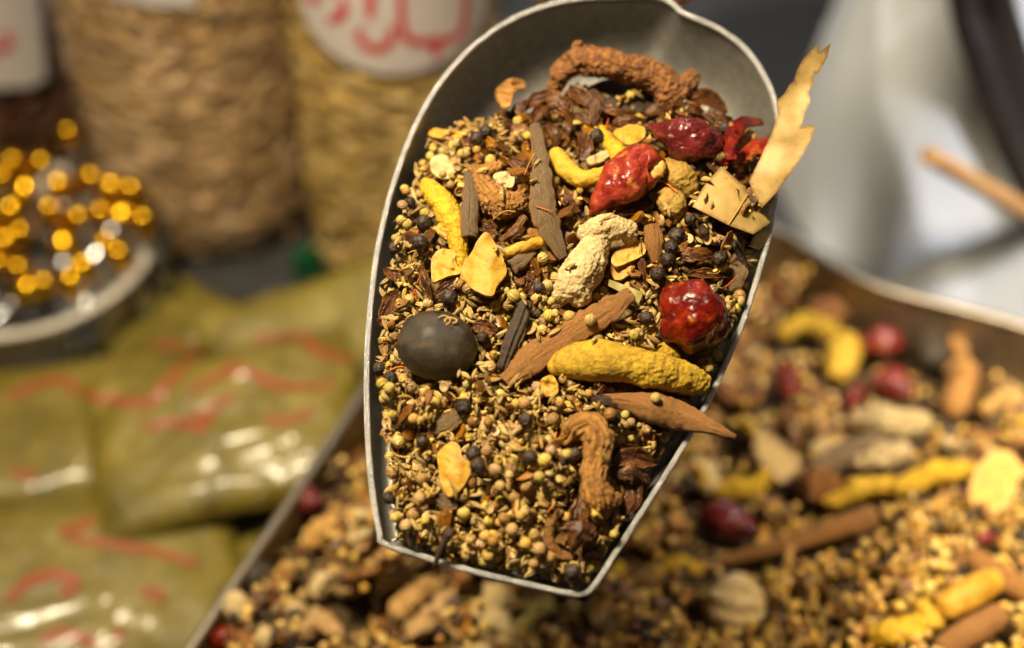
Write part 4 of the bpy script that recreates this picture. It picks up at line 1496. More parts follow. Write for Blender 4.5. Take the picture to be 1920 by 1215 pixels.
#PART4
# ================================================================== the scoop
RIM_PX = [(722, 1018), (800, 1044), (900, 1073), (1000, 1096), (1062, 1110), (1090, 1112), (1112, 1098), (1150, 1040), (1200, 962), (1250, 884), (1300, 800), (1345, 712), (1385, 620), (1415, 530),
          (1440, 440), (1456, 350), (1460, 270), (1452, 195), (1430, 140), (1395, 92), (1350, 58), (1300, 34), (1276, 24), (1258, 8), (1225, -4), (1160, -4), (1090, 0), (1020, 14),
          (950, 44), (885, 92), (832, 150), (790, 218), (757, 295), (730, 380), (708, 480), (696, 580), (690, 670), (690, 770), (694, 860), (704, 950), (714, 1000)]
rim_uv = np.array([(lambda q: (q.x, q.y))(Q(px, py, 0)) for px, py in RIM_PX])
rim_uv = crom(rim_uv, 240, True)
if np.sum(rim_uv[:, 0] * np.roll(rim_uv[:, 1], -1) - np.roll(rim_uv[:, 0], -1) * rim_uv[:, 1]) < 0:
    rim_uv = rim_uv[::-1]
VMIN, VMAX = rim_uv[:, 1].min(), rim_uv[:, 1].max()


def s_depth(v):
    t = (v - VMIN) / (VMAX - VMIN)
    return 0.008 + 0.040 * t


def smooth_loop(a, k):
    for _ in range(k):
        a = 0.25 * np.roll(a, 1, 0) + 0.5 * a + 0.25 * np.roll(a, -1, 0)
    return a


tv = (rim_uv[:, 1] - VMIN) / (VMAX - VMIN)
inset = 0.006 + 0.006 * tv + 0.030 * sstep(0.62, 1.0, tv)
Tn = np.roll(rim_uv, -1, 0) - np.roll(rim_uv, 1, 0)
Tn /= np.linalg.norm(Tn, axis=1)[:, None]
Nin = smooth_loop(np.stack([-Tn[:, 1], Tn[:, 0]], 1), 6)
Nin /= np.linalg.norm(Nin, axis=1)[:, None]
floor_uv = smooth_loop(rim_uv + Nin * inset[:, None], 4)
loops = []
for k in range(15):
    ph = k / 14 * math.pi / 2
    a, b = 1 - math.cos(ph), math.sin(ph)
    pl = rim_uv * (1 - a) + floor_uv * a
    loops.append((pl, -s_depth(pl[:, 1]) * b))
cen = floor_uv.mean(0)
for f in (0.85, 0.65, 0.4, 0.15):
    pl = cen + (floor_uv - cen) * f
    loops.append((pl, -s_depth(pl[:, 1])))
bowl = loft(loops, cap=True)
scoop = obj('scoop', None, M=S, label='worn aluminium scoop full of mixed spices, held above the tray', cat='scoop')
ob = obj('scoop_bowl', to_mesh('scoop_bowl', bowl), M['alu'], scoop)
sm = ob.modifiers.new('thickness', 'SOLIDIFY'); sm.thickness = 0.0013; sm.offset = -1.0
# rolled rim bead
rl = []
for a in range(12):
    an = 2 * math.pi * a / 12
    rl.append((rim_uv - Nin * 0.0004 + Nin * (0.0013 * math.cos(an)), 0.0002 + 0.0012 * math.sin(an) + 0.00025 * np.array([noise.noise(Vector((x * 220, y * 220, 0))) for x, y in rim_uv])))
obj('scoop_rim', to_mesh('scoop_rim', loft(rl, cap=False, closed=True)), M['alu_rim'], scoop)
HB = Q(1190, 0, -0.014) + Vector((0, 0.010, 0))
hpath = [HB + Vector((0, -0.004, -0.006)), HB + Vector((0.001, 0.022, 0.004)), HB + Vector((0.003, 0.06, 0.012)), HB + Vector((0.006, 0.13, 0.018)), HB + Vector((0.007, 0.165, 0.018))]
obj('scoop_handle', to_mesh('scoop_handle', tube(hpath, [0.008, 0.010, 0.0105, 0.012, 0.011], 20, 40)), M['alu'], scoop)

# hand and sleeve holding the handle, just beyond the top of the picture
M['skin'] = organic('skin', [(0.42, 0.22, 0.135), (0.50, 0.28, 0.18), (0.55, 0.32, 0.22)], scale=1.0, rough=0.5, bump=0.3, bscale=14, bdist=0.0005, var=0.02)
M['sleeve'] = simple('dark_sleeve', (0.05, 0.045, 0.05), rough=0.9, bump=0.4, scale=2)
A = (hpath[3] - hpath[1]).normalized()
Cn = (Vector((0, 0, 1)) - A * A.z).normalized()
Bn = A.cross(Cn).normalized()


def hp(a, b, c):
    return hpath[1] + A * (a / 1000) + Bn * (b / 1000) + Cn * (c / 1000)


tubes = [([hp(95, 40, 18), hp(70, 33, 17), hp(40, 29, 15), hp(18, 27, 12)], [0.020, 0.017, 0.015, 0.012]),
         ([hp(112, 52, 8), hp(85, 40, 2), hp(60, 33, 0), hp(40, 30, 2)], [0.024, 0.020, 0.016, 0.012]),
         ([hp(92, 38, 22), hp(130, 62, 22), hp(175, 92, 26), hp(240, 135, 36)], [0.022, 0.024, 0.026, 0.034])]
tubes.append(([hp(20, 27, 13), hp(14, 8, 25), hp(0, -18, 19), hp(-15, -36, 3), hp(-27, -46, -7)], [0.0098, 0.0098, 0.0092, 0.0086, 0.0070]))
for a0, sc in ((33, 1.05), (52, 1.0), (70, 0.85)):
    tubes.append(([hp(a0 + 3, 27, 13), hp(a0 + 1, 12, 25 * sc), hp(a0, -12, 23 * sc), hp(a0 - 1, -25 * sc, 4), hp(a0 - 1, -17, -16), hp(a0, -4, -22)],
                  [0.0098, 0.0098, 0.0092, 0.0088, 0.0080, 0.0066]))
tubes.append(([hp(92, 36, -6), hp(62, 36, -14), hp(28, 32, -17), hp(-4, 27, -14), hp(-22, 23, -10)], [0.015, 0.0125, 0.0105, 0.0098, 0.0078]))
g = blob(tubes, 0.0016, lambda v, u: 0.0003 * fn(v, 300, 2), smooth=3)
person = obj('person', None, M=S, label='hand in a dark sleeve gripping the scoop handle at the top edge', cat='person')
obj('hand', to_mesh('hand', g), M['skin'], person)
g = blob([([hp(185, 98, 28), hp(240, 135, 36), hp(330, 195, 55), hp(420, 255, 75)], [0.036, 0.043, 0.050, 0.055])], 0.004, lambda v, u: 0.003 * fn(v, 40, 5), smooth=3)
obj('sleeve', to_mesh('sleeve', g), M['sleeve'], person)

# ================================================================== large pieces in the scoop
TOPS = []
SPICE_GROUP = 'large spices lying in the scoop'


def spath(pts):
    """[(px, py, height mm above the heap, radius px)]"""
    return [P(px, py, dw / 1000) for px, py, dw, r in pts], [r * MPP for px, py, dw, r in pts]


def put(name, g, mat, label, cat, sharp=None, top=True):
    o = place_local(name, g, M[mat], label, cat, SPICE_GROUP, base=S, sharp=sharp)
    if top:
        TOPS.append(g.V)
    return o


def lobed(seed, amp, sc, fine=0.35):
    return lambda v, u: amp * fn(v, sc, seed) + amp * fine * fn(v, sc * 4, seed + 2, 3) - amp * 0.35 * max(0, rid(v, sc * 2.2, seed) - 1.0)


# black lime
p = P(820, 648, 0.008)
g = sphere(96, 64, 1.0)
ang = R(-12)
V = []
for v in g.V:
    k = 1 + 0.03 * noise.noise(Vector(v) * 0.9 + Vector((3, 1, 2))) + 0.02 * fn(v, 2.0, 1) + 0.006 * fn(v, 12, 4) - 0.012 * max(0, rid(v, 2.2, 4) - 1.1)
    dz = math.hypot(v[0] - 0.42, v[1] + 0.30)
    k -= 0.03 * math.exp(-(dz / 0.16) ** 2)
    V.append(np.array(v) * k * np.array((73 * MPP, 64 * MPP, 60 * MPP)))
g.V = np.array(V)
g = G().add(g, Matrix.Translation(p) @ Matrix.Rotation(ang, 4, 'Z'))
lime = put('black_lime', g, 'lime', 'round black dried lime in the left half of the scoop', 'dried lime')
cc = Vector(g.V.mean(0))
for k in range(2):
    base = p + Vector((14 * MPP + k * 12 * MPP, 27 * MPP, 54.5 * MPP)) - cc
    pts = [base + Vector((math.cos(t) * 11 * MPP, math.sin(t) * (9 - 4 * k) * MPP, -0.0002 * k - abs(math.cos(t)) * 0.0003)) for t in np.linspace(2.6 + k, -1.2, 8)]
    obj('stem_scar', to_mesh('stem_scar', tube(pts, [0.00042] * 8, 6, 16)), M['straw'], lime)

# turmeric fingers
path, rad = spath([(1040, 690, 6, 14), (1062, 682, 7, 29), (1110, 676, 8, 36), (1170, 683, 8, 34), (1225, 692, 9, 33), (1275, 705, 9, 29), (1312, 716, 9, 25)])
put('turmeric_finger', blob([(path, rad)], 0.00045, lambda v, u: (0.35 + 0.65 * min(1, max(0, (u[0] - 2.2) / 1.5))) * lobed(2, 0.0008, 200, 0.5)(v, u) + 0.0012 * fn(v, 55, 3, 2)), 'turmeric', 'large yellow turmeric finger lying across the scoop below the round chilli', 'turmeric')
path, rad = spath([(1042, 290, 6, 16), (1062, 318, 7, 19), (1092, 336, 8, 18), (1126, 330, 8, 16), (1150, 318, 6, 13)])
put('turmeric_finger', blob([(path, rad)], 0.00045, lobed(5, 0.0005, 200)), 'turmeric_bright', 'hook-shaped bright yellow turmeric beside the long bark strip', 'turmeric')
path, rad = spath([(1128, 242, 4, 9), (1142, 265, 6, 15), (1160, 290, 7, 19), (1178, 318, 5, 15)])
put('turmeric_finger', blob([(path, rad)], 0.0005, lobed(6, 0.0006, 220)), 'turmeric_bright', 'small yellow turmeric piece behind the pointed red chilli', 'turmeric')
path, rad = spath([(800, 346, 5, 14), (822, 372, 6, 23), (842, 405, 7, 24), (856, 440, 6, 20), (862, 480, 4, 16), (868, 505, 3, 10)])
put('turmeric_finger', blob([(path, rad)], 0.00045, lobed(7, 0.0007, 230, 0.6)), 'turmeric_bright', 'long yellow turmeric finger at the left rim of the scoop', 'turmeric')
path, rad = spath([(1245, 316, 6, 20), (1272, 332, 8, 30), (1292, 352, 6, 22)])
put('turmeric_chunk', blob([(path, rad)], 0.0005, lobed(8, 0.0009, 150)), 'turmeric_brown', 'brown-olive turmeric lump right of the pointed red chilli', 'turmeric')
path, rad = spath([(1248, 368, 5, 22), (1262, 384, 6, 28), (1270, 398, 4, 20)])
put('turmeric_chunk', blob([(path, rad)], 0.0005, lobed(9, 0.0008, 170)), 'turmeric_brown', 'blocky yellow-brown turmeric stub next to the bay leaf', 'turmeric')
path, rad = spath([(1240, 655, 4, 14), (1252, 662, 4, 17), (1264, 672, 3, 12)])
put('turmeric_chunk', blob([(path, rad)], 0.0005, lobed(10, 0.0006, 220)), 'turmeric', 'small yellow turmeric nub just above the large turmeric finger', 'turmeric')

# pale ginger
path, rad = spath([(1050, 552, 7, 22), (1074, 532, 9, 34), (1098, 500, 10, 36), (1114, 466, 10, 29), (1122, 444, 10, 24)])
p2, r2 = spath([(1096, 440, 10, 20), (1134, 428, 13, 26), (1170, 430, 12, 22), (1180, 448, 9, 15)])
p3, r3 = spath([(1080, 560, 7, 18), (1092, 548, 8, 22)])
put('ginger_root', blob([(path, rad), (p2, r2), (p3, r3)], 0.00045, lambda v, u: 0.0009 * fn(v, 170, 3) + 0.0005 * fn(v, 620, 5) - 0.0004 * max(0, rid(v, 420, 2) - 0.9)), 'ginger',
    'pale cream ginger root in the middle of the scoop', 'ginger')

# brown roots
path, rad = spath([(1048, 142, 12, 22), (1078, 118, 17, 26), (1120, 116, 19, 30), (1165, 126, 18, 28), (1210, 138, 15, 30), (1245, 158, 12, 32), (1255, 190, 7, 26)])
p2, r2 = spath([(1075, 105, 18, 12), (1084, 86, 21, 12)])
p3, r3 = spath([(1050, 148, 10, 18), (1035, 180, 4, 12)])
put('galangal_root', blob([(path, rad), (p2, r2), (p3, r3)], 0.0005, lobed(12, 0.0013, 190, 0.7)), 'root', 'large brown knobbly root lying at the top of the scoop', 'root')
path, rad = spath([(1268, 178, 10, 20), (1285, 160, 13, 22), (1300, 140, 13, 13)])
put('galangal_root', blob([(path, rad)], 0.0005, lobed(14, 0.0011, 220, 0.7)), 'root', 'short brown root stub right of the large knobbly root', 'root')
path, rad = spath([(893, 322, 5, 16), (908, 352, 7, 24), (938, 384, 8, 28), (975, 380, 6, 20)])
p2, r2 = spath([(900, 325, 6, 15), (925, 315, 6, 10), (940, 308, 6, 7)])
put('galangal_root', blob([(path, rad), (p2, r2)], 0.0005, lobed(13, 0.0013, 210, 0.7)), 'root_fibre', 'curled orange-brown root chunk left of the long bark strip', 'root')
path, rad = spath([(1062, 822, 4, 15), (1078, 802, 7, 20), (1105, 796, 9, 24), (1122, 822, 10, 26), (1118, 862, 9, 24), (1112, 900, 9, 25), (1122, 935, 8, 28), (1128, 960, 6, 18)])
p2, r2 = spath([(1120, 925, 8, 20), (1142, 938, 8, 18), (1160, 932, 6, 9)])
p3, r3 = spath([(1112, 930, 7, 14), (1118, 962, 6, 12), (1132, 976, 4, 6)])
put('galangal_root', blob([(path, rad), (p2, r2), (p3, r3)], 0.00045, lambda v, u: 0.0011 * noise.fractal(Vector((u[0] * 0.9, math.cos(u[1]) * 4.2, math.sin(u[1]) * 4.2)), 0.8, 2.2, 4) + 0.0008 * fn(v, 140, 4) + 0.0004 * fn(v, 500, 4)),
    'root_fibre', 'hook-shaped fibrous brown root near the right side of the scoop', 'root')

# chillies
def chilli(pts, seed, vox=0.0005, dent=0.0014, wr=0.0005, sc=80, flat=0.9):
    path, rad = spath(pts)
    return blob([(path, rad, flat)], vox, lambda v, u: dent * fn(v, sc, seed, 2) - wr * max(0, rid(v, sc * 1.1, seed, 2) - 0.6) + dent * 0.22 * fn(v, sc * 3.2, seed + 3, 2) + 0.00018 * fn(v, 700, seed, 2), smooth=3, nseg=28)


g = chilli([(1268, 588, 10, 54), (1300, 592, 12, 72), (1328, 598, 10, 56)], 21, dent=0.0026, wr=0.0014, sc=60)
put('dried_chilli', g, 'chilli', 'round wrinkled red chilli at the right rim of the scoop', 'chilli')
g = chilli([(1218, 236, 11, 15), (1252, 250, 13, 32), (1290, 262, 15, 43), (1322, 264, 15, 40), (1336, 258, 13, 26)], 27, dent=0.0026, wr=0.0013, sc=64)
put('dried_chilli', g, 'chilli_dark', 'dark maroon chilli lying below the short root stub', 'chilli')
g = chilli([(1108, 398, 6, 5), (1135, 374, 9, 26), (1172, 342, 13, 47), (1205, 308, 15, 44), (1232, 316, 13, 30)], 33, dent=0.0030, wr=0.0013, sc=58)
ch = put('dried_chilli', g, 'chilli_orange', 'pointed red-orange chilli in the upper middle of the scoop', 'chilli')
c0 = Vector(g.V.mean(0))
pc = P(1232, 316, 0.016) - c0
gg = sphere(20, 12, 1.0, lambda v: 1 + 0.3 * noise.noise(Vector(v) * 2)); gg.V = gg.V * np.array((17 * MPP, 20 * MPP, 9 * MPP))
obj('torn_end', to_mesh('torn_end', G().add(gg, Matrix.Translation(pc))), M['chilli_inside'], ch)

# broken chilli: curled skin flaps with pale pith
def flap(poly, step, fz, thick, rounded=False):
    poly = np.array(poly, float)
    if rounded:
        poly = crom(poly, len(poly) * 5, True)
        poly = poly + np.array([(2.2 * noise.noise(Vector((x * 0.06, y * 0.06, 1))) + 0.9 * noise.noise(Vector((x * 0.25, y * 0.25, 4))),
                                 2.2 * noise.noise(Vector((x * 0.06, y * 0.06, 7))) + 0.9 * noise.noise(Vector((x * 0.25, y * 0.25, 9)))) for x, y in poly])
    fl = np.stack([poly[:, 0], -poly[:, 1]], 1)
    if np.sum(fl[:, 0] * np.roll(fl[:, 1], -1) - np.roll(fl[:, 0], -1) * fl[:, 1]) < 0:
        fl = fl[::-1]

    def mp(x, y):
        return P(x, -y, fz(x, -y) / 1000), Vector((0, 0, 1))
    return sheet(fl, step, mp, thick)


def wob(sc, amp, seed):
    return lambda x, y: amp * noise.fractal(Vector((x * sc, y * sc, seed)), 1, 2, 3)


bp = P(1395, 265, 0.012)
broken = obj('dried_chilli', None, M=S @ Matrix.Translation(bp), label='broken red chilli with pale pith beside the big bay leaf', cat='chilli', group=SPICE_GROUP)
for k, (poly, fz, mt) in enumerate((
        ([(1362, 300), (1352, 268), (1366, 232), (1392, 218), (1428, 224), (1432, 234), (1402, 238), (1384, 262), (1380, 300)], lambda x, y: 13 + 5 * math.sin((x - 1350) / 22) + wob(.05, 2.5, 1)(x, y), 'chilli'),
        ([(1346, 302), (1378, 292), (1412, 262), (1440, 258), (1449, 274), (1428, 296), (1392, 308), (1362, 310)], lambda x, y: 11 + 6 * math.sin((y - 250) / 20) + wob(.06, 3, 2)(x, y), 'chilli_orange'),
        ([(1372, 284), (1378, 252), (1402, 240), (1420, 252), (1404, 276), (1388, 294)], lambda x, y: 10 + wob(.08, 2.5, 3)(x, y), 'chilli_inside'))):
    g = flap(poly, 5, fz, 0.0014)
    TOPS.append(g.V)
    obj('skin_flap' if mt != 'chilli_inside' else 'pith', to_mesh('skin_flap', G(g.V - np.array(bp), g.F, g.U), sharp=60), M[mt], broken)

# bay leaves
BIGLEAF = [(1558, 80), (1551, 108), (1540, 128), (1532, 140), (1527, 136), (1524, 160), (1516, 172), (1520, 190), (1510, 212), (1503, 240), (1515, 234), (1529, 237), (1524, 256), (1518, 268), (1500, 300),
           (1478, 332), (1455, 362), (1428, 390), (1415, 366), (1404, 340), (1424, 300), (1446, 252), (1458, 216), (1456, 188), (1470, 176), (1480, 158), (1488, 152), (1494, 132), (1506, 110), (1520, 94), (1532, 82), (1537, 98)]


def leaf_plane(x, y):
    # leaf leans out over the right rim
    t = (390 - y) / 310
    return 0.012 + 0.034 * t + 0.0025 * math.sin((x + y) / 46) + 0.0018 * noise.noise(Vector((x * 0.02, y * 0.02, 3)))


def leafmap(x, y):
    return Q(x, -y, leaf_plane(x, -y) - 0.0), Vector((-0.2, -0.5, 0.85)).normalized()


fl = np.array([(x, -y) for x, y in BIGLEAF])
if np.sum(fl[:, 0] * np.roll(fl[:, 1], -1) - np.roll(fl[:, 0], -1) * fl[:, 1]) < 0:
    fl = fl[::-1]
g = sheet(fl, 7, leafmap, 0.0007)
lf = place_local('bay_leaf', g, M['leaf'], 'long torn tan bay leaf sticking out over the right rim', 'leaf', SPICE_GROUP, base=S, sharp=40)
g = flap([(1352, 312), (1388, 344), (1398, 350), (1400, 360), (1440, 406), (1444, 418), (1412, 440), (1368, 424), (1298, 388), (1322, 346)], 7,
         lambda x, y: 10.5 + 3.5 * math.sin((x - 1290) / 52) + wob(.03, 0.8, 5)(x, y), 0.0007)
lf2 = put('bay_leaf', g, 'leaf', 'flat tan bay leaf piece lying below the broken chilli', 'leaf', sharp=40)
c2 = Vector(g.V.mean(0))
pts = [P(x, y, (11.3 + 3.5 * math.sin((x - 1290) / 52) + wob(.03, 0.8, 5)(x, y)) / 1000) - c2 for x, y in crom([(1402, 364), (1385, 392), (1366, 421)], 9)]
obj('midrib', to_mesh('midrib', tube(pts, [0.0003] * 9, 6, 12, flat=0.6)), M['vein'], lf2)
g = flap([(1414, 442), (1444, 424), (1440, 446), (1424, 468), (1404, 462)], 6, lambda x, y: 7 + wob(.04, 1, 6)(x, y), 0.0007)
put('bay_leaf', g, 'leaf', 'small bay leaf corner against the right rim', 'leaf', sharp=40)
g = flap([(1142, 524), (1206, 548), (1204, 556), (1192, 580), (1186, 560), (1140, 536)], 6, lambda x, y: 6 + wob(.04, 1, 8)(x, y), 0.0006)
put('green_leaf', g, 'leaf_green', 'narrow greenish leaf scrap below the cream ginger', 'leaf', sharp=40)


# bark strips
def strip(pts, curl, thick, seed, ragged=0.24, nx=70, ny=18, twist=0.0, vee=False):
    """[(px, py, height mm, half width px)] -> curled strip of bark"""
    path = np.array([(*P(px, py, dw / 1000), r * MPP) for px, py, dw, r in pts])
    pr = crom(path, nx)
    p, wd = pr[:, :3], pr[:, 3]
    Tg = np.gradient(p, axis=0); Tg /= np.linalg.norm(Tg, axis=1)[:, None]
    V, F, U = [], [], []
    sl = 0
    for i in range(nx):
        if i:
            sl += np.linalg.norm(p[i] - p[i - 1])
        tw = twist * (i / nx - 0.5)
        n0 = np.array((math.sin(tw), 0, math.cos(tw)))
        s = np.cross(Tg[i], n0); s /= np.linalg.norm(s)
        n = np.cross(s, Tg[i])
        for j in range(ny):
            t = 2 * j / (ny - 1) - 1
            w = wd[i] * (1 + ragged * noise.noise(Vector((i * 0.22, seed, 5 if t > 0 else 9))) + 0.5 * ragged * noise.noise(Vector((i * 0.9, seed, 5 if t > 0 else 9))))
            z = curl * wd[i] * ((1 - abs(t) ** 1.15) if vee else (1 - t * t)) + 0.00055 * noise.fractal(Vector((i * 0.10, t * 3.5, seed)), 0.8, 2, 4) + 0.00035 * noise.noise(Vector((i * 0.04, t * 9, seed)))
            q = p[i] + s * (t * w) + n * z
            V.append(q + n * thick / 2); U.append((sl * 100, t * 0.9, min(1, max(0, (abs(t) - 0.86) * 8))))
    m = len(V)
    for i in range(nx):
        for j in range(ny):
            a = np.array(V[i * ny + j]); V.append(a - np.array((0, 0, 1)) * thick); U.append((U[i * ny + j][0], U[i * ny + j][1], 1.0))
    for i in range(nx - 1):
        for j in range(ny - 1):
            a = i * ny + j
            F.append((a, a + 1, a + ny + 1, a + ny)); F.append((m + a, m + a + ny, m + a + ny + 1, m + a + 1))
    for i in range(nx - 1):
        for j in (0, ny - 1):
            a = i * ny + j
            q = (a, a + ny, m + a + ny, m + a)
            F.append(q if j == 0 else tuple(reversed(q)))
    for j in range(ny - 1):
        for i in (0, nx - 1):
            a = i * ny + j
            q = (a, m + a, m + a + 1, a + 1)
            F.append(q if i == 0 else tuple(reversed(q)))
    return G(V, F, U)


put('bark_strip', strip([(1004, 238, 11, 11), (1012, 290, 13, 15), (1016, 340, 13, 20), (1018, 392, 11, 25), (1032, 432, 9, 21), (1056, 484, 6, 8)], 0.60, 0.0020, 1), 'bark',
    'long grey-brown cinnamon bark strip in the upper middle of the scoop', 'cinnamon', sharp=50)
put('bark_strip', strip([(880, 326, 8, 9), (882, 370, 9, 15), (880, 410, 9, 17), (880, 446, 8, 16)], 0.8, 0.0020, 2, nx=40), 'bark',
    'short grey-brown bark piece lying over the left turmeric finger', 'cinnamon', sharp=50)
put('bark_strip', strip([(1184, 550, 9, 12), (1140, 582, 8, 24), (1090, 612, 7, 24), (1040, 645, 6, 25), (985, 682, 5, 26), (946, 716, 4, 15)], 0.35, 0.0020, 3), 'bark_red',
    'long flat red-brown bark slat running under the large turmeric finger', 'cinnamon', sharp=50)
put('bark_strip', strip([(1112, 748, 4, 6), (1160, 752, 6, 14), (1220, 764, 9, 27), (1280, 782, 12, 25), (1335, 802, 15, 13), (1380, 820, 17, 3)], 0.65, 0.0020, 4, ragged=0.12), 'bark_red',
    'pointed orange-brown bark sliver sticking out over the right rim', 'cinnamon', sharp=50)
put('bark_strip', strip([(1108, 748, 6, 5), (1140, 752, 7, 9), (1178, 762, 6, 5)], 0.3, 0.0014, 14, nx=24), 'clove',
    'dark thin bark splinter beside the pointed bark sliver', 'cinnamon', sharp=50)
put('bark_strip', strip([(938, 452, 5, 5), (960, 436, 6, 6), (984, 406, 6, 7)], 0.3, 0.0016, 15, nx=24), 'bark_red',
    'thin brown bark splinter above the pointed yellow slice', 'cinnamon', sharp=50)
put('bark_strip', strip([(958, 500, 5, 14), (975, 488, 6, 16), (1000, 470, 5, 8)], 0.4, 0.0016, 16, nx=24), 'bark',
    'dark bark chip right of the pointed yellow slice', 'cinnamon', sharp=50)
put('bark_strip', strip([(1222, 425, 6, 14), (1226, 455, 7, 17), (1230, 492, 5, 7)], 0.5, 0.0016, 17, nx=24), 'bark_red',
    'brown bark chip right of the cream ginger', 'cinnamon', sharp=50)
put('bark_strip', strip([(1386, 478, 4, 10), (1382, 510, 5, 18), (1378, 548, 4, 10)], 0.3, 0.0016, 18, nx=24), 'bark',
    'brown bark chip between the round chilli and the right rim', 'cinnamon', sharp=50)
put('bark_strip', strip([(815, 935, 3, 0.5), (838, 940, 4, 14), (856, 942, 3, 13)], 0.1, 0.0030, 19, nx=24), 'bark',
    'small square bark chip below the oval yellow slice', 'cinnamon', sharp=50)
put('bark_strip', strip([(806, 808, 4, 4), (832, 796, 5, 18), (862, 776, 4, 7)], 0.3, 0.0016, 20, nx=24), 'bark',
    'brown bark chip above the oval yellow slice', 'cinnamon', sharp=50)

# dark ridged stick
path, rad = spath([(984, 572, 8, 13), (972, 606, 8, 14), (956, 646, 7, 13), (942, 688, 5, 10)])
g = blob([(path, rad)], 0.0004, lambda v, u: 0.0004 * math.cos(u[1] * 7) + 0.0003 * fn(v, 500, 2))
put('ridged_stick', g, 'clove', 'dark ridged stick standing right of the black lime', 'stick')
path, rad = spath([(1370, 440, 7, 7), (1384, 468, 8, 8), (1398, 502, 6, 7)])
put('ridged_stick', blob([(path, rad)], 0.0004, lambda v, u: 0.0003 * fn(v, 500, 3)), 'clove', 'thin dark clove stem against the right rim', 'clove')

# yellow slices
SL = [([(903, 442), (918, 440), (930, 462), (944, 486), (950, 512), (936, 530), (922, 556), (900, 550), (878, 536), (866, 508), (884, 474)], 10, lambda x, y: 9 + 4 * math.sin((x - 870) / 28) + wob(.03, 1.5, 1)(x, y), 'large pointed yellow slice above the black lime'),
      ([(818, 472), (850, 470), (856, 496), (868, 512), (838, 520), (812, 530), (808, 505)], 8, lambda x, y: 7 + wob(.04, 2.2, 2)(x, y), 'square orange-yellow slice left of the large pointed slice'),
      ([(830, 418), (846, 416), (852, 436), (845, 450), (828, 446), (818, 430)], 6, lambda x, y: 8 + wob(.05, 2, 3)(x, y), 'small tan-orange root chip on the left turmeric finger'),
      ([(832, 838), (848, 828), (860, 836), (866, 856), (882, 870), (878, 898), (862, 920), (842, 932), (830, 914), (822, 880), (820, 852)], 8, lambda x, y: 5.5 + 3 * math.exp(-((x - 850) / 30) ** 2) + wob(.03, 0.8, 4)(x, y), 'oval yellow slice in the lower left of the scoop'),
      ([(1148, 480), (1170, 462), (1196, 452), (1210, 462), (1204, 480), (1176, 494), (1152, 500)], 7, lambda x, y: 8 + wob(.04, 1.6, 5)(x, y), 'thin yellow slice tucked right of the cream ginger'),
      ([(1146, 498), (1180, 494), (1190, 500), (1176, 520), (1152, 526)], 7, lambda x, y: 5 + wob(.04, 1.4, 6)(x, y), 'yellow slice below the thin slice beside the cream ginger'),
      ([(808, 298), (832, 290), (848, 310), (852, 332), (830, 336), (812, 326)], 7, lambda x, y: 6 + wob(.04, 2, 7)(x, y), 'pale cream chip near the upper left rim'),
      ([(804, 242), (850, 246), (882, 252), (886, 264), (846, 262), (806, 256)], 6, lambda x, y: 6 + wob(.04, 1.5, 8)(x, y), 'thin yellow-orange stick chip at the upper left heap edge'),
      ([(1012, 716), (1034, 704), (1046, 722), (1044, 740), (1020, 742)], 6, lambda x, y: 5 + wob(.05, 2, 9)(x, y), 'small orange slice below the bark slat'),
      ([(1150, 250), (1180, 236), (1208, 240), (1206, 262), (1176, 272)], 7, lambda x, y: 9 + wob(.04, 2, 10)(x, y), 'tan slice left of the dark maroon chilli'),
      ([(924, 332), (948, 322), (964, 332), (962, 350), (940, 352)], 6, lambda x, y: 7 + wob(.05, 2, 12)(x, y), 'pale yellow chip on top of the curled root'),
      ([(1100, 300), (1118, 290), (1142, 282), (1140, 296), (1112, 310)], 6, lambda x, y: 7 + wob(.05, 2, 13)(x, y), 'pale chip inside the turmeric hook')]
for poly, st, fz, lab in SL:
    put('root_slice', flap(poly, st * 0.55, lambda x, y, fz=fz: fz(x, y) + 0.5 * wob(.12, 1.0, 3)(x, y), 0.0018, True), 'slice' if 'pale' not in lab else 'ginger', lab, 'root slice', sharp=45)
path, rad = spath([(940, 478, 7, 9), (972, 466, 8, 11), (1012, 454, 7, 11)])
put('root_slice', blob([(path, rad)], 0.0005, lobed(31, 0.0004, 300)), 'slice', 'yellow root stick right of the large pointed slice', 'root')


# star anise: boat-shaped petals
def petal(pts, curl, seed, thick=0.0013):
    g = strip(pts, -curl, thick, seed, ragged=0.30, nx=36, ny=15, vee=True, twist=0.8 * math.sin(seed * 7))
    return g


def anise(label, petals, seed):
    cpx = np.mean([p[len(p) // 2][:2] for p in petals], axis=0)
    o = P(cpx[0], cpx[1], 0.006)
    root = obj('star_anise', None, M=S @ Matrix.Translation(o), label=label, cat='star anise', group=SPICE_GROUP)
    for k, pt in enumerate(petals):
        g = petal([(x, y, h, r * 0.9) for x, y, h, r in pt], (0.75, -0.6, -0.35)[k % 3], seed + k * 1.3, 0.0009)
        TOPS.append(g.V)
        obj('petal', to_mesh('petal', G(g.V - np.array(o), g.F, g.U), sharp=35), M['anise'], root)


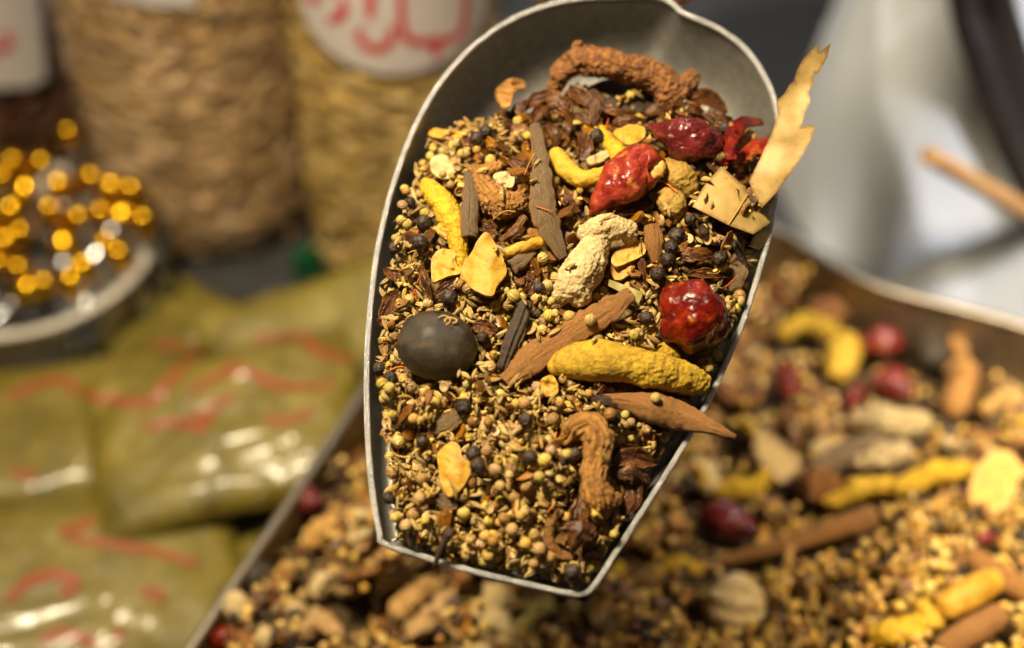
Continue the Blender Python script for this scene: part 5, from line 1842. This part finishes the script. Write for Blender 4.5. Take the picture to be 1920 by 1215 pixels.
anise('dark star anise half in the lowest right corner of the scoop', [
    [(1090, 925, 6, 8), (1086, 950, 8, 15), (1084, 975, 9, 20), (1082, 990, 9, 19), (1085, 1002, 9, 18)],
    [(1085, 982, 10, 27), (1086, 996, 11, 30), (1080, 1012, 10, 18), (1072, 1040, 8, 2)],
    [(1108, 985, 3, 10), (1104, 1010, 3, 12), (1092, 1045, 3, 3)]], 3)
anise('dark star anise against the lower right rim', [
    [(1150, 865, 6, 8), (1180, 858, 9, 20), (1210, 862, 8, 16), (1232, 868, 5, 3)],
    [(1160, 895, 7, 8), (1182, 885, 9, 20), (1200, 900, 7, 12), (1205, 915, 5, 3)],
    [(1196, 900, 6, 10), (1188, 930, 6, 16), (1176, 958, 5, 10), (1170, 975, 4, 2)],
    [(1150, 850, 4, 6), (1172, 838, 5, 12), (1200, 835, 4, 5)]], 5)
anise('ragged brown star anise at the upper left of the scoop heap', [
    [(985, 200, 7, 6), (1005, 185, 10, 13), (1035, 178, 12, 14), (1058, 190, 10, 8)],
    [(1020, 215, 10, 8), (1040, 200, 13, 14), (1062, 215, 11, 10), (1072, 240, 7, 3)],
    [(960, 215, 6, 7), (975, 200, 9, 12), (990, 190, 8, 6)],
    [(1065, 165, 12, 8), (1085, 175, 13, 18), (1100, 190, 11, 14), (1108, 205, 8, 3)],
    [(1030, 235, 8, 7), (1042, 250, 9, 13), (1040, 275, 6, 5)],
    [(1070, 200, 8, 5), (1068, 230, 8, 7), (1060, 262, 5, 4)],
    [(930, 210, 4, 6), (950, 216, 6, 12), (975, 226, 4, 6)]], 7)
anise('black-brown star anise left of the turmeric hook', [
    [(1092, 250, 7, 10), (1098, 272, 9, 16), (1090, 300, 6, 10)],
    [(1110, 170, 10, 8), (1120, 195, 9, 14), (1108, 235, 7, 6)],
    [(1125, 200, 8, 6), (1150, 208, 9, 10), (1190, 212, 7, 5)]], 9)
anise('brown star anise behind the dark maroon chilli', [
    [(1290, 190, 10, 10), (1318, 180, 13, 22), (1345, 192, 11, 18), (1362, 212, 7, 5)],
    [(1330, 205, 8, 8), (1352, 218, 8, 12), (1372, 225, 6, 4)]], 11)
anise('red-brown star anise petals left of the black lime', [
    [(712, 610, 4, 5), (722, 585, 6, 14), (735, 560, 7, 16), (750, 545, 6, 6)],
    [(722, 505, 4, 6), (740, 515, 6, 14), (752, 530, 5, 5)]], 13)
anise('dark star anise petals above the large pointed slice', [
    [(895, 420, 5, 7), (915, 425, 7, 16), (930, 432, 5, 8)],
    [(955, 450, 4, 7), (968, 435, 6, 13), (980, 425, 5, 6)],
    [(925, 462, 4, 6), (945, 465, 6, 13), (958, 478, 4, 5)]], 15)
anise('dark star anise petals between the lime and the pointed slice', [
    [(815, 555, 4, 5), (838, 540, 6, 13), (860, 525, 5, 6)],
    [(790, 500, 6, 5), (796, 525, 8, 11), (808, 560, 5, 4)]], 17)
anise('black star anise shard right of the black lime', [
    [(885, 610, 4, 8), (905, 612, 6, 16), (932, 622, 4, 5)]], 19)
anise('dark star anise petals behind the round chilli', [
    [(1290, 515, 6, 4), (1325, 512, 8, 11), (1370, 518, 6, 3)],
    [(1195, 445, 5, 4), (1200, 480, 7, 9), (1210, 525, 4, 4)],
    [(1270, 480, 5, 8), (1305, 478, 8, 17), (1345, 476, 5, 8)]], 21)
anise('dark star anise petals left of the pointed red chilli', [
    [(1050, 350, 6, 9), (1062, 372, 8, 14), (1082, 398, 5, 6)],
    [(1140, 404, 5, 4), (1185, 396, 6, 8), (1225, 384, 5, 3)],
    [(955, 300, 6, 8), (978, 310, 8, 16), (995, 318, 6, 10)],
    [(985, 515, 4, 7), (1000, 525, 6, 13), (988, 550, 4, 10)]], 23)
anise('dark broken star anise under the arch of the large brown root', [
    [(1075, 215, 6, 6), (1100, 222, 8, 14), (1130, 228, 6, 6)],
    [(1150, 232, 6, 6), (1180, 226, 8, 13), (1210, 228, 6, 5)],
    [(1210, 215, 7, 6), (1235, 205, 9, 14), (1262, 212, 7, 6)],
    [(1000, 225, 7, 6), (1012, 205, 9, 13), (1025, 190, 7, 5)],
    [(1070, 185, 10, 6), (1062, 205, 10, 12), (1050, 228, 7, 5)]], 29)
anise('brown star anise pieces at the far right back of the heap', [
    [(1270, 205, 8, 6), (1292, 200, 10, 14), (1318, 212, 8, 6)],
    [(1340, 232, 7, 6), (1368, 236, 8, 12), (1392, 238, 6, 4)]], 31)
g = flap([(936, 196), (928, 176), (940, 158), (962, 148), (980, 152), (984, 166), (966, 172), (958, 196), (946, 206)], 5, lambda x, y: 9 + 4 * math.sin((x - 930) / 16) + wob(.06, 3, 5)(x, y), 0.0014, True)
put('root_slice', g, 'root_fibre', 'curled orange-brown rind standing highest at the upper left of the heap', 'rind', sharp=45)
g = flap([(1096, 172), (1130, 152), (1180, 150), (1218, 172), (1226, 204), (1180, 214), (1120, 208)], 6, lambda x, y: 2.5 + wob(.03, 1.5, 15)(x, y), 0.0016, True)  # dark sheet added as shade, covers the bright scoop floor
put('shade_plate', g, 'clove', 'added dark plate standing in for shade under the arch of the large root', 'husk', sharp=45)
# curled dark rind under the lowest star anise
path, rad = spath([(1050, 960, 5, 7), (1030, 985, 5, 9), (1032, 1020, 5, 10), (1052, 1040, 4, 9), (1080, 1045, 4, 7)])
put('curled_rind', blob([(path, rad)], 0.0005, lobed(41, 0.0007, 300)), 'root_fibre', 'thin curled brown rind left of the lowest star anise', 'rind')
path, rad = spath([(1098, 1046, 4, 6), (1108, 1040, 5, 7), (1120, 1042, 4, 5)])
put('curled_rind', blob([(path, rad)], 0.0005, lobed(42, 0.0005, 300)), 'root_fibre', 'small curled orange rind right of the lowest star anise', 'rind')

#PART5
# ================================================================== the loose heap in the scoop
CELL = 0.0005
GU0, GV0 = -0.100, VMIN - 0.004
NU, NV = int(0.200 / CELL), int((VMAX - VMIN + 0.008) / CELL)
bb = BVHTree.FromPolygons([tuple(v) for v in bowl.V], bowl.F)
us = GU0 + CELL * np.arange(NU); vs = GV0 + CELL * np.arange(NV)
gu, gv = np.meshgrid(us, vs)
uvs = np.stack([gu.ravel(), gv.ravel()], 1)
GP = [(716, 560), (737, 470), (755, 395), (806, 262), (870, 246), (930, 226), (985, 196), (1050, 176), (1110, 168), (1190, 172), (1250, 180), (1320, 190), (1380, 235), (1420, 290), (1438, 360), (1428, 440), (1402, 540), (1372, 625),
      (1318, 725), (1248, 840), (1200, 930), (1155, 1012), (1108, 1088), (1060, 1100), (960, 1077), (850, 1054), (744, 1018), (726, 900), (716, 760), (710, 650)]
GP_UV = np.array([tuple(P(x, y, 0))[:2] for x, y in GP])
PD = poly_dist(GP_UV, uvs).reshape(gu.shape)
RD = poly_dist(rim_uv[::3], uvs).reshape(gu.shape)
PH = pile_many(uvs).reshape(gu.shape)
SH0 = np.full(gu.shape, -1.0)
down = Vector((0, 0, -1))
for j in range(0, NV, 2):
    for i in range(0, NU, 2):
        if RD[j, i] > 0.0005:
            h = bb.ray_cast(Vector((us[i], vs[j], 0.02)), down)
            if h[0] is not None:
                SH0[j:j + 2, i:i + 2] = h[0].z
HM = SH0.copy()
bedmask = PD > 0.0015
bump2 = np.array([noise.noise(Vector((u * 90, v * 90, 1.0))) for u, v in uvs[::1]]).reshape(gu.shape) * 0.0012
HM = np.where(bedmask & (SH0 > -0.5), np.maximum(SH0, PH - 0.0036 + bump2), SH0)

# bed mesh
V, idx, F = [], {}, []
for j in range(0, NV, 3):
    for i in range(0, NU, 3):
        if bedmask[j, i] and SH0[j, i] > -0.5:
            idx[(i, j)] = len(V)
            V.append((us[i], vs[j], PH[j, i] - 0.0039 + bump2[j, i]))
for (i, j) in idx:
    q = [(i, j), (i + 3, j), (i + 3, j + 3), (i, j + 3)]
    if all(k in idx for k in q):
        F.append(tuple(idx[k] for k in q))
obj('spice_dust', to_mesh('spice_dust', G(V, F)), M['dust'], M=S, label='brown spice dust and crumbs under the seeds in the scoop', cat='spices', kind='stuff')

OCC = np.full(gu.shape, -1.0)
for Vv in TOPS:
    ii = ((Vv[:, 0] - GU0) / CELL).round().astype(int); jj = ((Vv[:, 1] - GV0) / CELL).round().astype(int)
    ok = (ii >= 0) & (ii < NU) & (jj >= 0) & (jj < NV)
    np.maximum.at(OCC, (jj[ok], ii[ok]), Vv[ok, 2])
for _ in range(2):
    m = OCC.copy()
    for dj, di in ((0, 1), (0, -1), (1, 0), (-1, 0)):
        m = np.maximum(m, np.roll(OCC, (dj, di), (0, 1)))
    OCC = np.where(OCC > -0.5, OCC, m)

IDM = np.full(gu.shape, -1, int)
GRAINS = []
DIM = {'coriander': (0.0021, 0.0021), 'half': (0.0023, 0.0016), 'cumin': (0.0017, 0.0008), 'pepper': (0.0026, 0.0026), 'clove': (0.0030, 0.0016), 'shard': (0.0033, 0.0012),
       'saffron': (0.0016, 0.0004), 'straw': (0.0016, 0.0004)}


def drop_grain(kind, u, v, scale=1.0, ontop=False, mark=True):
    rx, rz = DIM[kind]
    rx *= scale; rz *= scale
    src = np.maximum(HM, OCC) if ontop else HM
    r = drop(src, GU0, GV0, CELL, u, v, rx, rz)
    if r is None or r[0] < -0.5:
        return None
    return r + (rx, rz)


random.seed(3)
u_lo, u_hi = PILE_UV[:, 0].min(), PILE_UV[:, 0].max()
v_lo, v_hi = PILE_UV[:, 1].min(), PILE_UV[:, 1].max()


def mixture(u, v, layer):
    """what falls where: seeds towards the lip, more husk and pepper towards the back"""
    t = (v - v_lo) / (v_hi - v_lo)
    c = noise.noise(Vector((u * 45, v * 45, 2.0)))
    c2 = noise.noise(Vector((u * 60, v * 60, 9.0)))
    up = float(sstep(0.42, 0.62, t)) * float(sstep(-0.055, -0.02, u))
    w = {'coriander': 2.7 * (1 + 1.2 * c) * (1 - 0.40 * up), 'half': 1.0 * (1 - 0.5 * up), 'cumin': 7.5 * (1 - 0.8 * c) * (1 - 0.55 * up), 'pepper': 0.03 + 0.15 * up * (1 + c2), 'clove': 0.02 + 0.26 * up,
         'shard': 0.30 + 2.6 * up * (1 + 0.5 * c2) + 0.25 * max(0, c2), 'saffron': 0.22, 'straw': 0.25}
    ks = list(w)
    return random.choices(ks, weights=[max(0.01, w[k]) for k in ks])[0]


def commit(kind, u, v, scale=1.0, ontop=False, proto=None, yaw=None):
    r = drop_grain(kind, u, v, scale, ontop)
    if r is None:
        return False
    z, sl, cap, d2, rx, rz = r
    i, j = int((u - GU0) / CELL), int((v - GV0) / CELL)
    yaw = random.uniform(0, 2 * math.pi) if yaw is None else yaw
    if kind in ('coriander', 'pepper'):
        rot = Euler((random.uniform(0, 6.28), random.uniform(0, 6.28), yaw)).to_matrix()
    else:
        s = 4
        src = np.maximum(HM, OCC) if ontop else HM
        jj, ii = np.clip([j - s, j + s], 0, NV - 1), np.clip([i - s, i + s], 0, NU - 1)
        gx_ = (src[j, ii[1]] - src[j, ii[0]]) / (2 * s * CELL); gy_ = (src[jj[1], i] - src[jj[0], i]) / (2 * s * CELL)
        gx_, gy_ = np.clip(gx_, -0.8, 0.8), np.clip(gy_, -0.8, 0.8)
        n = Vector((-gx_, -gy_, 1)).normalized()
        q = Vector((0, 0, 1)).rotation_difference(n)
        flip = 0.0
        if kind == 'half':
            flip = 0 if random.random() < 0.6 else math.pi
        rot = q.to_matrix() @ Euler((random.uniform(-0.3, 0.3) + flip, random.uniform(-0.25, 0.25), yaw)).to_matrix()
        if kind == 'cumin':
            rot = q.to_matrix() @ Matrix.Rotation(yaw, 3, 'Z') @ Euler((random.uniform(0, 6.28), random.uniform(-0.30, 0.30), 0)).to_matrix()
    k = random.randrange(len(PROTO[kind])) if proto is None else proto
    sc = scale * random.uniform(0.72, 1.15)
    gid = len(GRAINS)
    GRAINS.append([kind, k, Matrix.Translation((u, v, z)) @ rot.to_4x4() @ Matrix.Scale(sc, 4)])
    top = z + cap
    hit = (d2 < 1) & (top > HM[sl])
    if kind in ('saffron', 'straw'):
        hit &= d2 < 0.1
    IDM[sl] = np.where(hit, gid, IDM[sl])
    HM[sl] = np.where(hit, top, HM[sl])
    return True


N_DROP = 13000
for t in range(N_DROP):
    best = None
    for c in range(4):
        u, v = random.uniform(u_lo, u_hi), random.uniform(v_lo, v_hi)
        i, j = int((u - GU0) / CELL), int((v - GV0) / CELL)
        if not (0 <= i < NU and 0 <= j < NV) or PD[j, i] < 0.0008 or RD[j, i] < 0.0024:
            continue
        occ = OCC[j, i] > HM[j, i] - 0.0005
        if occ and random.random() > 0.0015:
            continue
        if HM[j, i] > PH[j, i] - 0.0006 and not occ:
            continue
        low = HM[max(0, j - 4):j + 5, max(0, i - 4):i + 5].max() - PH[j, i]
        if best is None or low < best[0]:
            best = (low, u, v, occ)
    if best is None:
        continue
    kind = mixture(best[1], best[2], t)
    if best[3] and kind in ('shard', 'clove', 'pepper', 'coriander', 'half'):
        kind = random.choice(('cumin', 'saffron', 'cumin', 'straw'))
    commit(kind, best[1], best[2], ontop=best[3])

# fine crumbs in the gaps between the seeds
crumb = [sphere(6, 4, 1.0, lambda v, s_=s_: 1 + 0.45 * noise.noise(Vector(v) * 1.7 + Vector((s_ * 3, 1, s_)))) for s_ in range(6)]
cr = []
for t in range(11000):
    u, v = random.uniform(u_lo, u_hi), random.uniform(v_lo, v_hi)
    i, j = int((u - GU0) / CELL), int((v - GV0) / CELL)
    if not (0 <= i < NU and 0 <= j < NV) or PD[j, i] < 0.001 or RD[j, i] < 0.0026 or OCC[j, i] > HM[j, i]:
        continue
    if HM[j, i] > PH[j, i] - 0.0006 and random.random() < 0.7:
        continue
    q = random.uniform(0.0004, 0.0010)
    cr.append((random.choice(crumb), Matrix.Translation((u, v, HM[j, i] + q * 0.3)) @ Euler((random.uniform(0, 6), random.uniform(0, 6), random.uniform(0, 6))).to_matrix().to_4x4() @ Matrix.Diagonal((q * random.uniform(1, 2.2), q, q * 0.6, 1))))
M['crumbs'] = organic('spice_crumb', [(0.1, (0.22, 0.10, 0.03)), (0.35, (0.46, 0.28, 0.085)), (0.65, (0.60, 0.41, 0.14)), (0.95, (0.66, 0.46, 0.11))], scale=4, rough=0.7, bump=0, rmix=0.85, var=0.25)
obj('spice_crumbs', to_mesh('spice_crumbs', join(cr)), M['crumbs'], M=S, label='fine tan crumbs lying in the gaps between the scoop seeds', cat='spices', kind='stuff')

# a last scatter of seeds lying loose on top
for t in range(900):
    u, v = random.uniform(u_lo, u_hi), random.uniform(v_lo, v_hi)
    i, j = int((u - GU0) / CELL), int((v - GV0) / CELL)
    if not (0 <= i < NU and 0 <= j < NV) or PD[j, i] < 0.0015 or RD[j, i] < 0.003 or OCC[j, i] > HM[j, i] - 0.001 or HM[j, i] > PH[j, i] + 0.0022:
        continue
    tt = (v - v_lo) / (v_hi - v_lo)
    commit(random.choices(('cumin', 'half', 'saffron', 'straw'), weights=(10, 0.8, 0.3, 0.4))[0] if tt < 0.55 or random.random() < 0.5 else 'shard', u, v)

# seen peppercorns, cloves and seeds set where the photograph shows them
for kind, pts in {'pepper': [(797, 436), (790, 478), (843, 566), (738, 735), (716, 712), (870, 770), (862, 798), (795, 838), (888, 858), (897, 886), (993, 872), (985, 805), (733, 948), (1140, 725), (1165, 720),
                             (1200, 740), (1072, 1082), (1268, 448), (1255, 478), (1282, 478), (1248, 505), (912, 270), (895, 290), (1075, 860), (1058, 880), (1150, 800), (1230, 530), (1345, 500), (960, 320), (1350, 440), (1098, 262),
                             (772, 395), (905, 640), (1010, 560), (1290, 425)],
                  'coriander': [(760, 362), (765, 383), (758, 408), (1215, 762), (1190, 765), (1230, 735), (975, 982), (960, 1000), (945, 980), (1000, 1010), (1030, 1052), (1010, 1040), (1118, 1042), (1255, 818), (1180, 805), (1140, 795),
                                (938, 920), (955, 905), (985, 925), (1020, 880), (1010, 910), (1060, 875), (738, 760), (724, 750), (745, 985), (765, 1000), (800, 990), (985, 1030), (1000, 1065), (870, 965), (1140, 820), (1195, 820)]}.items():
    for px, py in pts:
        q = P(px, py, 0.002)
        i, j = int((q.x - GU0) / CELL), int((q.y - GV0) / CELL)
        if 0 <= i < NU and 0 <= j < NV and RD[j, i] > 0.002:
            if OCC[j, i] > HM[j, i]:
                continue
            HMs = HM
            commit(kind, q.x, q.y, scale=1.1 if kind == 'pepper' else 1.05)
for px, py in [(1040, 628), (1010, 636), (1105, 610), (1225, 760), (1112, 655)]:
    q = P(px, py, 0.006)
    commit('coriander' if px % 2 else 'cumin', q.x, q.y, ontop=True)

area = np.bincount(IDM[IDM >= 0].ravel(), minlength=len(GRAINS))
LAB = {'coriander': ('coriander_seed', 'coriander seed', 'round yellowish coriander seed in the scoop heap', 'coriander seeds in the scoop'),
       'half': ('split_coriander_seed', 'coriander seed', 'split pale coriander husk in the scoop heap', 'split coriander husks in the scoop'),
       'cumin': ('cumin_seed', 'cumin seed', 'slender brown cumin seed in the scoop heap', 'cumin seeds in the scoop'),
       'pepper': ('peppercorn', 'peppercorn', 'wrinkled black peppercorn in the scoop heap', 'peppercorns in the scoop'),
       'clove': ('clove', 'clove', 'small dark clove stem in the scoop heap', 'cloves in the scoop'),
       'shard': ('husk_shard', 'husk shard', 'small broken brown husk shard in the scoop heap', 'husk shards in the scoop'),
       'saffron': ('saffron_thread', 'saffron', 'thin red-orange thread in the scoop heap', 'red threads in the scoop'),
       'straw': ('dry_stem', 'stem', 'thin dry yellow stem in the scoop heap', 'dry stems in the scoop')}
for kind, (nm, cat, lab, grp) in LAB.items():
    ids = [i for i, gr in enumerate(GRAINS) if gr[0] == kind]
    ids.sort(key=lambda i: -area[i])
    single = [i for i in ids[:300] if area[i] > (6 if kind not in ('saffron', 'straw') else 0)]
    rest = [i for i in ids if i not in set(single)]
    for i in single:
        _, k, m = GRAINS[i]
        obj(nm, MESHP[kind][k], None, M=S @ m, label=lab, cat=cat, group=grp)
    if rest:
        plural = {'coriander': 'coriander_seeds', 'half': 'split_coriander_seeds', 'cumin': 'cumin_seeds', 'pepper': 'peppercorns', 'clove': 'cloves', 'shard': 'husk_shards', 'saffron': 'saffron_threads', 'straw': 'dry_stems'}[kind]
        obj(plural, to_mesh(plural, join([(PROTO[kind][GRAINS[i][1]], GRAINS[i][2]) for i in rest])), M[MATK[kind]], M=S,
            label='remaining ' + lab.replace(' in the', 's mostly buried in the').replace('seedss', 'seeds'), cat='spices', kind='stuff')
print('grains', len(GRAINS), {k: sum(1 for g_ in GRAINS if g_[0] == k) for k in LAB})
bpy.data.scenes.remove(TMP)
